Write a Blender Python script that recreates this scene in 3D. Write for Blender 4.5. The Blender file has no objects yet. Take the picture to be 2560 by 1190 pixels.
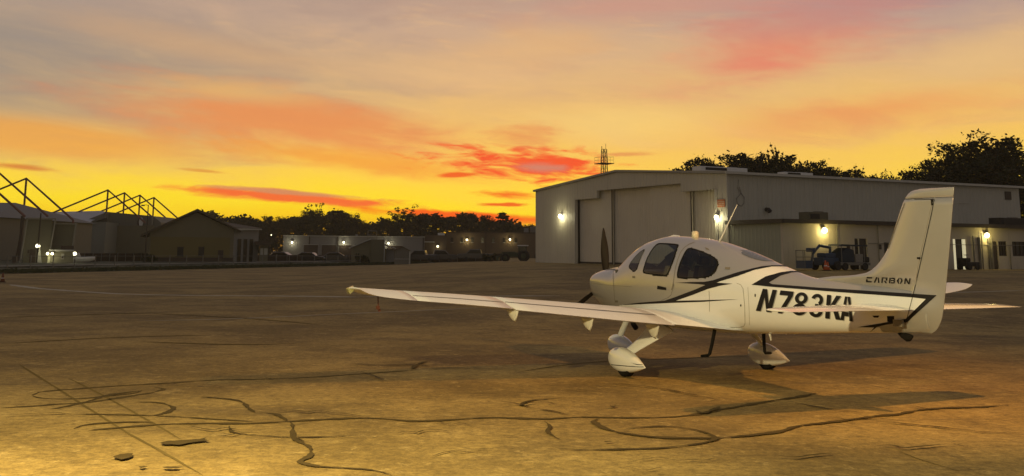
import bpy, math, random
import numpy as np
from mathutils import Vector, Matrix
from mathutils.bvhtree import BVHTree
from mathutils.geometry import delaunay_2d_cdt
R = math.radians
S = bpy.context.scene
COL = S.collection

# ------------------------------------------------------------------ camera
FPX, CX, CY, PITCH, ROLL, CAMH = 2606.97, 1222.76, 193.68, 0.1640, 0.0083, 1.9152
cd = bpy.data.cameras.new('camera')
cam = bpy.data.objects.new('camera', cd); COL.objects.link(cam)
cd.sensor_width = 36.0
cd.lens = 36.0 * FPX / 2560
cd.shift_x = (1280 - CX) / 2560
cd.shift_y = (CY - 595) / 2560
cd.clip_start = 0.1; cd.clip_end = 6000
cam.matrix_world = Matrix.Translation((0, 0, CAMH)) @ Matrix.Rotation(math.pi/2 + PITCH, 4, 'X') @ Matrix.Rotation(ROLL, 4, 'Z')
S.camera = cam
S.view_settings.view_transform = 'Standard'
S.view_settings.look = 'None'
S.view_settings.gamma = 1.0
S.view_settings.exposure = 0.0

# ------------------------------------------------------------------ node helpers
class NT:
    def __init__(s, tree): s.t = tree; s.n = tree.nodes; s.l = tree.links
    def node(s, typ, **kw):
        n = s.n.new(typ)
        for k, v in kw.items(): setattr(n, k, v)
        return n
    def put(s, sock, v):
        if v is None: return
        if hasattr(v, 'is_linked') or hasattr(v, 'links'): s.l.new(v, sock)
        else: sock.default_value = v
    def m(s, op, a, b=None, c=None, clamp=False):
        n = s.node('ShaderNodeMath', operation=op, use_clamp=clamp)
        for i, v in enumerate((a, b, c)): s.put(n.inputs[i], v)
        return n.outputs[0]
    def step(s, v, lo, hi):
        n = s.node('ShaderNodeMapRange', interpolation_type='SMOOTHSTEP')
        s.put(n.inputs[0], v); s.put(n.inputs[1], lo); s.put(n.inputs[2], hi)
        return n.outputs[0]
    def mix(s, f, a, b, blend='MIX'):
        n = s.node('ShaderNodeMix', data_type='RGBA', blend_type=blend)
        s.put(n.inputs[0], f)
        s.put(n.inputs[6], c4(a)); s.put(n.inputs[7], c4(b))
        return n.outputs[2]
    def noise(s, vec, scale, detail=4, rough=.55, dist=0.0):
        n = s.node('ShaderNodeTexNoise')
        if vec is not None: s.put(n.inputs['Vector'], vec)
        n.inputs['Scale'].default_value = scale; n.inputs['Detail'].default_value = detail
        n.inputs['Roughness'].default_value = rough; n.inputs['Distortion'].default_value = dist
        return n.outputs[0]
    def xyz(s, x, y, z):
        n = s.node('ShaderNodeCombineXYZ'); s.put(n.inputs[0], x); s.put(n.inputs[1], y); s.put(n.inputs[2], z)
        return n.outputs[0]
    def ramp(s, f, pts, interp='LINEAR'):
        n = s.node('ShaderNodeValToRGB'); e = n.color_ramp.elements; n.color_ramp.interpolation = interp
        while len(e) < len(pts): e.new(0.5)
        for k, (p, c) in enumerate(pts): e[k].position = p; e[k].color = c4(c)
        s.put(n.inputs[0], f); return n.outputs[0]
def c4(c):
    if isinstance(c, (tuple, list)): return tuple(c[:3]) + (1.0,)
    return c
def lin(r, g, b):
    f = lambda v: v/12.92 if v <= .04045 else ((v+.055)/1.055)**2.4
    return (f(r/255), f(g/255), f(b/255), 1.0)

# ------------------------------------------------------------------ world: a sunset sky laid out by azimuth and elevation
W = bpy.data.worlds.new('World'); S.world = W; W.use_nodes = True
w = NT(W.node_tree); w.n.clear()
tc = w.node('ShaderNodeTexCoord')
sp = w.node('ShaderNodeSeparateXYZ'); w.l.new(tc.outputs['Generated'], sp.inputs[0])
dx, dy, dz = sp.outputs
A = w.m('MULTIPLY', w.m('ARCTAN2', dx, dy), 57.2958)          # azimuth, degrees right of the view
EL = w.m('MULTIPLY', w.m('ARCSINE', dz), 57.2958)             # elevation, degrees
Ew = EL
nbig = w.noise(w.xyz(w.m('MULTIPLY', A, .045), w.m('ADD', w.m('MULTIPLY', EL, .16), w.m('MULTIPLY', A, .012)), 3.1), 1.0, 5, .55, .4)
nmid = w.noise(w.xyz(w.m('MULTIPLY', A, .13), w.m('ADD', w.m('MULTIPLY', EL, .55), w.m('MULTIPLY', A, .03)), 7.7), 1.0, 6, .6, .6)
nfin = w.noise(w.xyz(w.m('MULTIPLY', A, .42), w.m('ADD', w.m('MULTIPLY', EL, 2.2), w.m('MULTIPLY', A, .10)), 1.3), 1.0, 6, .62, .5)
nb, nm, nf = (w.m('SUBTRACT', q, .5) for q in (nbig, nmid, nfin))
Ev = w.m('ADD', EL, w.m('ADD', w.m('MULTIPLY', nb, 4.0), w.m('MULTIPLY', nm, 1.6)))
base = w.ramp(w.m('DIVIDE', Ev, 40.0, clamp=True), [
    (0.0, lin(255, 170, 8)), (.03, lin(255, 206, 16)), (.0575, lin(255, 222, 40)), (.10, lin(254, 209, 76)),
    (.15, lin(247, 195, 102)), (.20, lin(234, 187, 118)), (.25, lin(220, 178, 132)), (.30, lin(203, 168, 140)),
    (.36, lin(182, 152, 138)), (.45, lin(150, 136, 138)), (.7, lin(114, 114, 124)), (1.0, lin(104, 107, 120))], 'LINEAR')
def blob(col, a0, e0, sa, se, color, strength=1.0, tilt=0.0, soft=.8, kb=0., km=0., kf=0.):
    """a cloud bank centred on azimuth a0, elevation e0 (degrees)"""
    c, s_ = math.cos(R(tilt)), math.sin(R(tilt))
    da, de = w.m('SUBTRACT', A, a0), w.m('SUBTRACT', EL, e0)
    p = w.m('DIVIDE', w.m('ADD', w.m('MULTIPLY', da, c), w.m('MULTIPLY', de, s_)), sa)
    q = w.m('DIVIDE', w.m('SUBTRACT', w.m('MULTIPLY', de, c), w.m('MULTIPLY', da, s_)), se)
    r = w.m('SQRT', w.m('ADD', w.m('MULTIPLY', p, p), w.m('MULTIPLY', q, q)))
    v = w.m('SUBTRACT', 1.0, r)
    for k, n in ((kb, nb), (km, nm), (kf, nf)):
        if k: v = w.m('ADD', v, w.m('MULTIPLY', n, k))
    f = w.m('MULTIPLY', w.step(v, 0.0, soft), strength)
    return w.mix(f, col, color)
c = base
# veils of thin high cloud, combed along the wind
veil = w.m('MULTIPLY', w.m('MULTIPLY', w.step(nmid, .46, .74), w.step(EL, 3.5, 8.0)), .38)
c = w.mix(veil, c, lin(198, 150, 124))
veil2 = w.m('MULTIPLY', w.m('MULTIPLY', w.step(nfin, .50, .78), w.step(EL, 3.0, 6.5)), .22)
c = w.mix(veil2, c, lin(250, 200, 132))
c = blob(c, -30, 10.5, 30, 8.0, lin(154, 140, 128), 1.0, -4, 1.0, .9, .9)
c = blob(c, -20, 15, 26, 5.5, lin(178, 154, 140), .85, 0, 1.0, 1.2, .8)
c = blob(c, -16, 10.6, 10, 1.1, lin(206, 164, 124), .6, -7, 1.0, .8, 1.6, .4)
c = blob(c, 24, 15, 15, 5.0, lin(162, 140, 146), .95, 6, 1.0, 1.0, .8)
c = blob(c, -23, 5.4, 10, 1.4, lin(245, 168, 68), .75, -3, .8, 1.2, 1.0)
c = blob(c, -10.5, 6.6, 15, 2.2, lin(236, 146, 84), .9, -7, 1.0, 1.5, 1.6, .5)
c = blob(c, -6, 4.6, 11, 1.0, lin(247, 164, 62), .8, -6, .9, 1.2, 1.4, .6)
c = blob(c, -14, 8.3, 6, .8, lin(228, 180, 112), .7, -3, 1.0, .8, 1.8, .5)
c = blob(c, 15.0, 10.6, 10, 2.8, lin(228, 138, 108), .9, 9, 1.1, 1.2, 1.3, .5)
c = blob(c, 15.5, 9.9, 4.5, 1.1, lin(234, 124, 102), .5, 7, 1.1, .8, 1.2, .5)
c = blob(c, 20, 12.6, 10, 1.6, lin(196, 138, 128), .75, 8, 1.1, 1.0, 1.3, .5)
c = blob(c, 21, 7.4, 13, 1.6, lin(240, 160, 94), .85, 5, 1.0, 1.2, 1.3, .5)
c = blob(c, 26, 9.6, 7, 1.9, lin(232, 190, 130), .75, 10, 1.0, 1.0, 1.0, .4)
c = blob(c, 10, 13.6, 12, 1.6, lin(208, 152, 132), .7, 5, 1.0, 1.2, 1.0)
c = blob(c, 3.0, 11.2, 7, 1.8, lin(236, 184, 120), .5, 4, 1.0, 1.0, 1.4, .4)
c = blob(c, 7.5, 6.8, 9, 1.7, lin(252, 211, 122), .65, 0, 1.0, .8, 1.2, .5)
c = blob(c, -3, 9.6, 9, 1.4, lin(236, 190, 132), .5, -4, 1.0, .8, 1.4, .5)
c = blob(c, 1.9, 4.65, 6.6, 1.2, lin(245, 84, 44), 1.0, -3, .62, .45, 1.7, 2.0)
c = blob(c, 1.8, 6.2, 3.0, .9, lin(232, 146, 86), .7, 0, .9, .4, 1.6, 1.8)
c = blob(c, 2.6, 4.5, 2.4, .40, lin(206, 130, 108), .9, -4, .8, .3, .8, 1.6)
c = blob(c, -1.7, 4.05, 1.4, .20, lin(240, 98, 38), 1.0, 3, .6, .2, .5, 1.2)
c = blob(c, 1.0, 3.0, 2.4, .30, lin(244, 104, 32), 1.0, -2, .9, .3, .9, 2.0)
c = blob(c, .6, 2.45, 1.7, .14, lin(240, 100, 30), 1.0, 0, .6, .3, .8, 1.8)
c = blob(c, -10.6, 2.72, 8.4, .44, lin(246, 108, 50), 1.0, -3.6, .55, .25, .7, 1.1)
c = blob(c, -11.0, 2.98, 6.6, .20, lin(210, 140, 96), .9, -3.6, .7, .2, .6, 1.1)
c = blob(c, -2.0, 1.85, 8.0, .36, lin(250, 92, 18), 1.0, -3, .7, .25, .8, 1.2)
c = blob(c, 1.2, .9, 4.5, .8, lin(252, 96, 8), .8, 0, 1.0, .3, .6, .6)
c = blob(c, -24, 3.9, 2.4, .22, lin(216, 128, 58), .9, -4, .8, .2, .6, 1.0)
c = blob(c, -15.2, 4.0, 1.6, .12, lin(220, 140, 60), .7, -4, .8, .2, .6, 1.0)
c = blob(c, 7.5, 5.2, 2.2, .16, lin(226, 140, 84), .7, 1, .8, .2, .8, 1.2)
# away from the sunset the sky is a dim blue grey dusk
front = w.step(dy, -.35, .75)
back = w.ramp(w.m('DIVIDE', EL, 90.0, clamp=True), [(0.0, lin(122, 115, 108)), (.25, lin(112, 107, 106)), (.6, lin(98, 98, 106)), (1.0, lin(104, 107, 120))])
c = w.mix(w.m('SUBTRACT', 1.0, front), c, back)
# a faint Nishita dusk underneath, sun just on the horizon ahead
sky = w.node('ShaderNodeTexSky', sky_type='NISHITA', sun_disc=False)
sky.sun_elevation = R(0.6); sky.sun_rotation = R(1.0)
c = w.mix(1.0, c, w.mix(1.0, sky.outputs[0], (.004, .004, .004, 1), 'MULTIPLY'), 'ADD')
lowb = w.m('ADD', 1.0, w.m('MULTIPLY', w.step(EL, 7.0, 0.0), .14))
c = w.mix(1.0, c, w.xyz(lowb, lowb, lowb), 'MULTIPLY')
below = w.step(EL, -1.5, 0.0)
c3 = w.mix(below, (.03, .026, .02, 1), c)
bg = w.node('ShaderNodeBackground'); w.l.new(c3, bg.inputs[0]); bg.inputs[1].default_value = 1.0
wo = w.node('ShaderNodeOutputWorld'); w.l.new(bg.outputs[0], wo.inputs[0])

# ------------------------------------------------------------------ apron floodlights (the yellow pools on the concrete)
FLOODS = [((8.2, 10.5, 7.5), (3.2, 18.0, 0.0), 2500, (1.0, .54, .17), 92), ((-3.4, 5.9, 4.3), (-1.0, 11.5, 0.0), 3900, (1.0, .81, .38), 150)]
for p, aim, e, col, size in FLOODS:
    l = bpy.data.lights.new('floodlight_lamp', 'SPOT'); l.energy = e; l.color = col; l.shadow_soft_size = .14
    l.spot_size = R(size); l.spot_blend = .75
    o = bpy.data.objects.new('floodlight_lamp', l); o.location = p; COL.objects.link(o)
    o.rotation_euler = (Vector(aim) - Vector(p)).to_track_quat('-Z', 'Y').to_euler()

# ------------------------------------------------------------------ scene helpers
def sstep(v, a, b):
    t = min(1., max(0., (v-a)/(b-a))); return t*t*(3-2*t)
def g(x, y):
    """ground height: flat round the aeroplane, rising gently to the hangar"""
    return .87 * sstep(y, 22, 68) * sstep(x, -14, 4) * (1 - .6*sstep(y, 100, 150))
_cr, _sr, _cp, _sp = math.cos(ROLL), math.sin(ROLL), math.cos(PITCH), math.sin(PITCH)
def ray(u, v):
    u -= CX; v -= CY
    a, b = _cr*u + _sr*v, -_sr*u + _cr*v
    x, z = a/FPX, -b/FPX
    return Vector((x, _cp - z*_sp, _sp + z*_cp))
def at(u, v, d):
    """the point seen at photo pixel (u, v) at distance d ahead"""
    r = ray(u, v); return Vector((0, 0, CAMH)) + r * (d/r.y)
def gnd(u, v):
    r = ray(u, v); d = 3.0
    for _ in range(4000):
        p = Vector((0, 0, CAMH)) + r*(d/r.y)
        if p.z <= g(p.x, p.y): break
        d += .02 if d < 40 else .2
    return p
def tag(o, label=None, cat=None, group=None, kind=None):
    for k, v in (('label', label), ('category', cat), ('group', group), ('kind', kind)):
        if v: o[k] = v
    return o
def empty(name, loc, rz=0, **kw):
    o = bpy.data.objects.new(name, None); o.location = loc; o.rotation_euler = (0, 0, rz)
    o.empty_display_size = .2; COL.objects.link(o); return tag(o, **kw)
def kids(o): return [c for c in bpy.data.objects if c.parent == o]
def copy_tree(o, parent=None):
    c = o.copy(); COL.objects.link(c)
    if parent: c.parent = parent
    for ch in kids(o): copy_tree(ch, c)
    return c
class MB:
    def __init__(s): s.v = []; s.f = []; s.mi = []
    def face(s, pts, mi=0):
        k = len(s.v); s.v += [tuple(p) for p in pts]; s.f.append(tuple(range(k, k+len(pts)))); s.mi.append(mi)
    def add(s, vs, fs, mi=0):
        k = len(s.v); s.v += [tuple(p) for p in vs]; s.f += [tuple(i+k for i in f) for f in fs]; s.mi += [mi]*len(fs); return s
    def box(s, a, b, mi=0):
        x0, y0, z0 = a; x1, y1, z1 = b
        v = [(x, y, z) for x in (x0, x1) for y in (y0, y1) for z in (z0, z1)]
        return s.add(v, [(0, 1, 3, 2), (4, 6, 7, 5), (0, 4, 5, 1), (2, 3, 7, 6), (0, 2, 6, 4), (1, 5, 7, 3)], mi)
    def prism(s, poly, off, mi=0):
        """closed solid: polygon poly (3D points) swept by the vector off"""
        n = len(poly); P = [Vector(p) for p in poly]; o = Vector(off)
        return s.add(P + [p+o for p in P], [tuple(reversed(range(n))), tuple(range(n, 2*n))] + [(i, (i+1) % n, n+(i+1) % n, n+i) for i in range(n)], mi)
    def tube(s, pts, r, n=8, mi=0, cap=True):
        pts = [Vector(p) for p in pts]; rs = r if isinstance(r, (list, tuple)) else [r]*len(pts)
        rings = []; up = Vector((0, 0, 1))
        for i, p in enumerate(pts):
            t = (pts[min(i+1, len(pts)-1)] - pts[max(i-1, 0)]).normalized()
            a = t.cross(up)
            if a.length < .05: a = t.cross(Vector((1, 0, 0)))
            a.normalize(); b = t.cross(a)
            rings.append([p + (a*math.cos(2*math.pi*k/n) + b*math.sin(2*math.pi*k/n))*rs[i] for k in range(n)])
        return s.loft(rings, mi, cap)
    def loft(s, rings, mi=0, cap=True, closed=True):
        n = len(rings[0]); vs = [p for r in rings for p in r]; fs = []
        for i in range(len(rings)-1):
            for k in range(n if closed else n-1):
                fs.append((i*n+k, i*n+(k+1) % n, (i+1)*n+(k+1) % n, (i+1)*n+k))
        if cap: fs += [tuple(reversed(range(n))), tuple((len(rings)-1)*n+k for k in range(n))]
        return s.add(vs, fs, mi)
    def split(s, name, mats, parent=None, **kw):
        """one object per loose piece"""
        par = list(range(len(s.v)))
        def find(i):
            while par[i] != i: par[i] = par[par[i]]; i = par[i]
            return i
        for f in s.f:
            for k in f[1:]: par[find(k)] = find(f[0])
        grp = {}
        for f, mi in zip(s.f, s.mi): grp.setdefault(find(f[0]), []).append((f, mi))
        out = []
        for fs in grp.values():
            ids = sorted({k for f, _ in fs for k in f}); ix = {k: i for i, k in enumerate(ids)}; m2 = MB()
            m2.v = [s.v[k] for k in ids]; m2.f = [tuple(ix[k] for k in f) for f, _ in fs]; m2.mi = [mi for _, mi in fs]
            out.append(m2.build(name, mats, parent, **kw))
        return out
    def build(s, name, mats, parent=None, smooth=False, bevel=0, loc=None):
        me = bpy.data.meshes.new(name); me.from_pydata(s.v, [], s.f)
        for m_ in (mats if isinstance(mats, (list, tuple)) else [mats]): me.materials.append(m_)
        me.polygons.foreach_set('material_index', s.mi)
        if smooth: me.polygons.foreach_set('use_smooth', [True]*len(me.polygons))
        me.update()
        o = bpy.data.objects.new(name, me); COL.objects.link(o)
        if parent: o.parent = parent
        if loc is not None: o.location = loc
        if bevel:
            b = o.modifiers.new('bevel', 'BEVEL'); b.width = bevel; b.segments = 2; b.limit_method = 'ANGLE'; b.angle_limit = R(40)
        return o

# ------------------------------------------------------------------ materials
def mat(name, color, rough=.6, var=.15, scale=3.0, metal=0., coat=0., bump=0., bscale=40., spec=.5, ribs=None, aniso=None, emit=None, estr=0, streak=0):
    m_ = bpy.data.materials.new(name); m_.use_nodes = True
    t = NT(m_.node_tree); b = t.n['Principled BSDF']
    co = t.node('ShaderNodeTexCoord').outputs['Object']
    n1 = t.noise(co, scale, 5, .6)
    f = t.m('ADD', 1.0 - var, t.m('MULTIPLY', n1, 2*var))
    col = t.mix(1.0, color, t.xyz(f, f, f), 'MULTIPLY')
    if streak:
        mp = t.node('ShaderNodeMapping'); t.put(mp.inputs[0], co); mp.inputs['Scale'].default_value = (1.2, 1.2, .12)
        n3 = t.step(t.noise(mp.outputs[0], 2.0, 5, .65), .52, .75)
        col = t.mix(t.m('MULTIPLY', n3, streak), col, tuple(.55*q for q in color[:3]))
    t.put(b.inputs['Base Color'], col)
    rn = t.m('ADD', rough - .06, t.m('MULTIPLY', n1, .12), clamp=True)
    t.put(b.inputs['Roughness'], rn)
    b.inputs['Metallic'].default_value = metal
    b.inputs['Specular IOR Level'].default_value = spec
    b.inputs['Coat Weight'].default_value = coat; b.inputs['Coat Roughness'].default_value = .06
    h = None
    if ribs:                                      # standing ribs of profiled sheet metal, along an object axis
        sx = t.node('ShaderNodeSeparateXYZ'); t.put(sx.inputs[0], co)
        s_ = t.m('SINE', t.m('MULTIPLY', t.m('ADD', sx.outputs[0], sx.outputs[1]), 2*math.pi/ribs))
        h = t.step(s_, .2, .8)
    if bump:
        n2 = t.noise(co, bscale, 6, .6); h2 = t.m('MULTIPLY', n2, bump)
        h = h2 if h is None else t.m('ADD', h, h2)
    if h is not None:
        bp = t.node('ShaderNodeBump'); bp.inputs['Strength'].default_value = 1.0 if not ribs else .8
        bp.inputs['Distance'].default_value = .02 if not ribs else .035
        t.put(bp.inputs['Height'], h); t.put(b.inputs['Normal'], bp.outputs[0])
    if emit:
        b.inputs['Emission Color'].default_value = c4(emit); b.inputs['Emission Strength'].default_value = estr
    return m_
# ------------------------------------------------------------------ ground
def ground_material():
    m_ = bpy.data.materials.new('apron_concrete'); m_.use_nodes = True
    t = NT(m_.node_tree); b = t.n['Principled BSDF']
    co = t.node('ShaderNodeTexCoord').outputs['Object']
    n1 = t.noise(co, .28, 6, .6, .3); n2 = t.noise(co, 1.7, 6, .65, .2); n3 = t.noise(co, 9.0, 5, .7); n4 = t.noise(co, 46.0, 3, .7)
    n6 = t.noise(co, .75, 6, .7, .5)
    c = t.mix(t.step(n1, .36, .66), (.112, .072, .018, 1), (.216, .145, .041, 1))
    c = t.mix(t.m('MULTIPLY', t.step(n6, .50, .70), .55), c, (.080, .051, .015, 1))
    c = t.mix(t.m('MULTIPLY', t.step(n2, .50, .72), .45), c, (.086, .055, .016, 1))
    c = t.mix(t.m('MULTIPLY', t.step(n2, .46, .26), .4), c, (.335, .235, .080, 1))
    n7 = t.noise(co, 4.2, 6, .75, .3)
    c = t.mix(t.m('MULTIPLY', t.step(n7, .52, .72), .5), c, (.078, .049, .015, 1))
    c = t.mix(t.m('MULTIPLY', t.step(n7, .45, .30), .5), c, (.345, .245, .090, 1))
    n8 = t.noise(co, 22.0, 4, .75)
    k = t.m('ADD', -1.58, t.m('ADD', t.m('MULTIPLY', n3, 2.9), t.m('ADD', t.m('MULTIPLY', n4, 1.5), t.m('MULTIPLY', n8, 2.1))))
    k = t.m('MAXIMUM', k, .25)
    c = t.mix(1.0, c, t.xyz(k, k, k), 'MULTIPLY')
    # tyre and oil stains: long streaks
    mp = t.node('ShaderNodeMapping'); t.put(mp.inputs[0], co); mp.inputs['Scale'].default_value = (.16, .9, 1); mp.inputs['Rotation'].default_value = (0, 0, -.12)
    n5 = t.noise(mp.outputs[0], 1.0, 6, .65, .3)
    c = t.mix(t.m('MULTIPLY', t.step(n5, .54, .76), .55), c, (.070, .048, .028, 1))
    v = t.node('ShaderNodeTexVoronoi'); t.put(v.inputs['Vector'], co); v.inputs['Scale'].default_value = 1.1
    sp_ = t.step(v.outputs['Distance'], .055, .03)
    c = t.mix(t.m('MULTIPLY', sp_, t.step(n2, .50, .58)), c, (.03, .025, .02, 1))
    t.put(b.inputs['Base Color'], c)
    t.put(b.inputs['Roughness'], t.m('ADD', .72, t.m('MULTIPLY', n2, .22)))
    b.inputs['Specular IOR Level'].default_value = .3
    bp = t.node('ShaderNodeBump'); bp.inputs['Strength'].default_value = .7; bp.inputs['Distance'].default_value = .012
    t.put(bp.inputs['Height'], t.m('ADD', t.m('MULTIPLY', n3, .8), t.m('MULTIPLY', n4, .5))); t.put(b.inputs['Normal'], bp.outputs[0])
    return m_
M_ground = ground_material()
xs = [-700, -500, -300, -150, -80, -50, -35, -24, -18] + [-14 + .5*k for k in range(37)] + [6, 9, 14, 20, 30, 45, 70, 110, 200, 400, 700]
ys = [-150, -80, -20, 0, 6, 12, 18, 22] + [22 + 1.5*k for k in range(1, 32)] + [74, 84, 94, 100] + [100 + 2*k for k in range(1, 26)] + [165, 200, 260, 400, 700, 900]
mb = MB()
mb.add([(x, y, g(x, y)) for y in ys for x in xs], [(j*len(xs)+i, j*len(xs)+i+1, (j+1)*len(xs)+i+1, (j+1)*len(xs)+i) for j in range(len(ys)-1) for i in range(len(xs)-1)])
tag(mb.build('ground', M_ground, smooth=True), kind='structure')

rng = random.Random(5)
def resample(pts, step):
    out = [pts[0]]
    P = [Vector(p) for p in pts]
    n = len(P)
    res = []
    for i in range(n-1):                               # Catmull-Rom through the points
        p0, p1, p2, p3 = P[max(i-1, 0)], P[i], P[i+1], P[min(i+2, n-1)]
        k = max(1, int((p2-p1).length/step))
        for j in range(k):
            t = j/k
            res.append(.5*((2*p1) + (p2-p0)*t + (2*p0-5*p1+4*p2-p3)*t*t + (3*p1-p0-3*p2+p3)*t**3))
    res.append(P[-1]); return res
def ribbon(mb, px, wid, z, jit=.3, step=.12, taper=True):
    pts = [gnd(*p).xy for p in px]
    P = resample(pts, step); n = len(P); L = []
    ph = rng.random()*9
    for i, p in enumerate(P):
        t = (P[min(i+1, n-1)] - P[max(i-1, 0)])
        if t.length < 1e-6: continue
        t.normalize(); nn = Vector((-t.y, t.x))
        e = min(1, min(i, n-1-i)/6 + .15) if taper else 1
        wv = .5*wid*e*(1 + jit*(math.sin(i*.35+ph)*.5 + math.sin(i*.93+ph*2)*.35 + rng.uniform(-.5, .5)*.6))
        o = nn*(rng.uniform(-1, 1)*wid*.10)
        L.append((p+o+nn*wv, p+o-nn*wv))
    vs = []; 
    for a, b in L: vs += [(a.x, a.y, g(a.x, a.y)+z), (b.x, b.y, g(b.x, b.y)+z)]
    mb.add(vs, [(2*i, 2*i+1, 2*i+3, 2*i+2) for i in range(len(L)-1)])
M_tar = mat('crack_sealant', (.088, .060, .021), .9, .5, 2.5, bump=.5, bscale=30, spec=.1)
M_joint = mat('old_joint', (.165, .115, .038), .95, .35, 2.5, spec=.05)
M_line = mat('worn_paint_line', (.44, .38, .25), .7, .45, 3.0)
tars = [
 ([(0,1021),(103,1015),(129,1012),(223,1006),(300,995),(369,984),(403,976),(407,972),(386,969)], .13),
 ([(81,989),(107,980),(193,973),(300,965),(429,958),(536,951),(640,949),(772,944),(906,935),(1047,925)], .12),
 ([(81,990),(103,996),(171,998),(223,996),(257,992),(334,984),(356,976)], .09),
 ([(128,1024),(171,1016),(231,1001),(274,988),(352,978)], .11),
 ([(343,1006),(399,1008),(433,1021),(411,1034),(369,1042)], .10),
 ([(146,1036),(343,1039),(471,1045),(640,1056)], .07),
 ([(184,1074),(214,1064),(279,1058),(364,1056.5),(386,1061)], .11),
 ([(219,1078),(386,1064),(514,1060),(625,1060),(719,1055),(812,1050),(922,1047),(1031,1054),(1125,1051),(1219,1046),(1300,1047),(1369,1049),(1450,1044),(1544,1046),(1669,1045),(1747,1037),(1794,1027),(1919,1005),(2000,993),(2040,984)], .12),
 ([(500,993),(578,1000),(606,1007),(614,1014)], .08), ([(640,1032),(681,1035),(704,1044),(716,1053)], .10),
 ([(608,1008),(619,1019),(636,1032)], .13),
 ([(722,1057),(731,1063),(734,1094),(750,1107),(772,1119),(778,1138),(764,1148),(749,1157),(766,1163),(797,1169),(891,1174),(937,1179),(978,1190)], .085),
 ([(572,1067),(577,1080),(590,1085),(631,1090),(719,1095),(812,1094),(890,1090)], .055),
 ([(1500,1049),(1484,1056),(1512,1074),(1559,1085),(1637,1095),(1731,1098),(1794,1097),(1887,1090),(1950,1081),(1998,1067),(2064,1059),(2146,1049),(2195,1042),(2244,1038),(2293,1028),(2359,1022),(2457,1019),(2523,1014)], .12),
 ([(1566,1074),(1606,1070),(1662,1068),(1700,1071),(1747,1079),(1778,1090),(1787,1102),(1747,1112),(1669,1121),(1575,1125),(1450,1127),(1387,1124)], .075),
 ([(1359,1055),(1375,1068),(1369,1081),(1387,1096),(1406,1104)], .06),
 ([(1419,1040),(1387,1031),(1325,1021),(1303,1012),(1341,1002),(1434,995)], .06),
 ([(1081,1144),(1109,1135),(1156,1128),(1234,1126)], .05), ([(1120,1141),(1160,1134),(1230,1131)], .04),
 ([(1988,1010),(2064,1023),(2162,1036)], .07), ([(2179,1055),(2228,1060),(2359,1072),(2457,1083),(2560,1086)], .06),
 ([(1047,925),(1150,921),(1300,926)], .05), ([(880,912),(960,915),(1040,913),(1075,918)], .10), ([(1030,924),(1046,912),(1070,905)], .12),
 ([(1520,960),(1640,972),(1760,995),(1790,1003)], .06), ([(1740,1030),(1760,1036),(1800,1020)], .16),
 ([(760,1107),(748,1102),(735,1100)], .05),
]
mb = MB()
for k, (p, wd) in enumerate(tars): ribbon(mb, p, wd*.64, .004 + .0006*k, .75, .06)
rp = random.Random(31)
for k, poly in enumerate([[(400,1113),(418,1108),(470,1105),(500,1103),(514,1099),(512,1104),(526,1107),(480,1112),(450,1118),(408,1117)],
             [(280,1149),(300,1142),(330,1139),(335,1147),(315,1153),(300,1155)], [(344,1175),(360,1172),(371,1174),(352,1178)], [(1508,1110),(1520,1109),(1531,1110.5),(1515,1112)], [(1524,1019),(1542,1020),(1536,1023),(1526,1022)], [(405,1175),(440,1174),(458,1177),(430,1180),(410,1179)]]):
    c_ = [gnd(*p) for p in poly]; n_ = len(c_); out = []
    for i in range(n_):
        a_, b_ = c_[i], c_[(i+1) % n_]; L_ = (b_-a_).length; m2 = max(2, int(L_/.03))
        for j in range(m2):
            q = a_.lerp(b_, j/m2); out.append((q.x + rp.uniform(-.008, .008), q.y + rp.uniform(-.014, .014), 0))
    mb.face([(x, y, g(x, y)+.022+.001*k) for x, y, _ in out])
rp = random.Random(12)
for k in range(26):                                    # hairline cracks wandering off the sealed ones
    u_, v_ = rp.uniform(40, 2500), rp.uniform(935, 1180); pts = [(u_, v_)]; du = rp.choice((-1, 1))*rp.uniform(22, 50)
    for j in range(rp.randint(3, 6)): u_ += du*rp.uniform(.5, 1.3); v_ += rp.uniform(-7, 7); pts.append((u_, v_))
    if all(-40 < p[0] < 2600 and 925 < p[1] < 1188 for p in pts): ribbon(mb, pts, rp.uniform(.018, .035), .0215 + .0002*k, .5, .05)
tag(mb.build('crack_sealant_lines', M_tar), kind='structure')
mb = MB()
for k, (p, wd) in enumerate([([(171,946),(257,989),(386,1061),(450,1098)], .035), ([(47,911),(129,963),(300,1072),(399,1128),(506,1190)], .035),
        ([(40,985),(0,990)], .05), ([(2250,1130),(2300,1150),(2400,1180)], .04), ([(0,860),(270,845),(520,838)], .10), ([(0,794),(250,786),(420,782)], .14), ([(380,784),(620,797),(800,812)], .10),
        ([(345,855),(600,862),(760,858)], .10), ([(1300,930),(1500,905),(1900,890)], .05), ([(2420,812),(2500,820),(2560,823)], .1)]):
    ribbon(mb, p, wd, .004 + .0006*k, .2, .2)
tag(mb.build('pavement_joints', M_joint), kind='structure')
mb = MB()
for k, (p, wd) in enumerate([([(25,712),(60,717),(100,722),(200,729),(300,735),(420,738),(640,740),(900,743)], .45), ([(345,803),(600,797),(860,785),(1200,770)], .13),
        ([(2365,733),(2560,727)], .22), ([(900,742),(1180,741),(1400,740)], .3)]):
    ribbon(mb, p, wd, .006 + .0006*k, .15, .25)
tag(mb.build('painted_lines', M_line), kind='structure')

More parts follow.
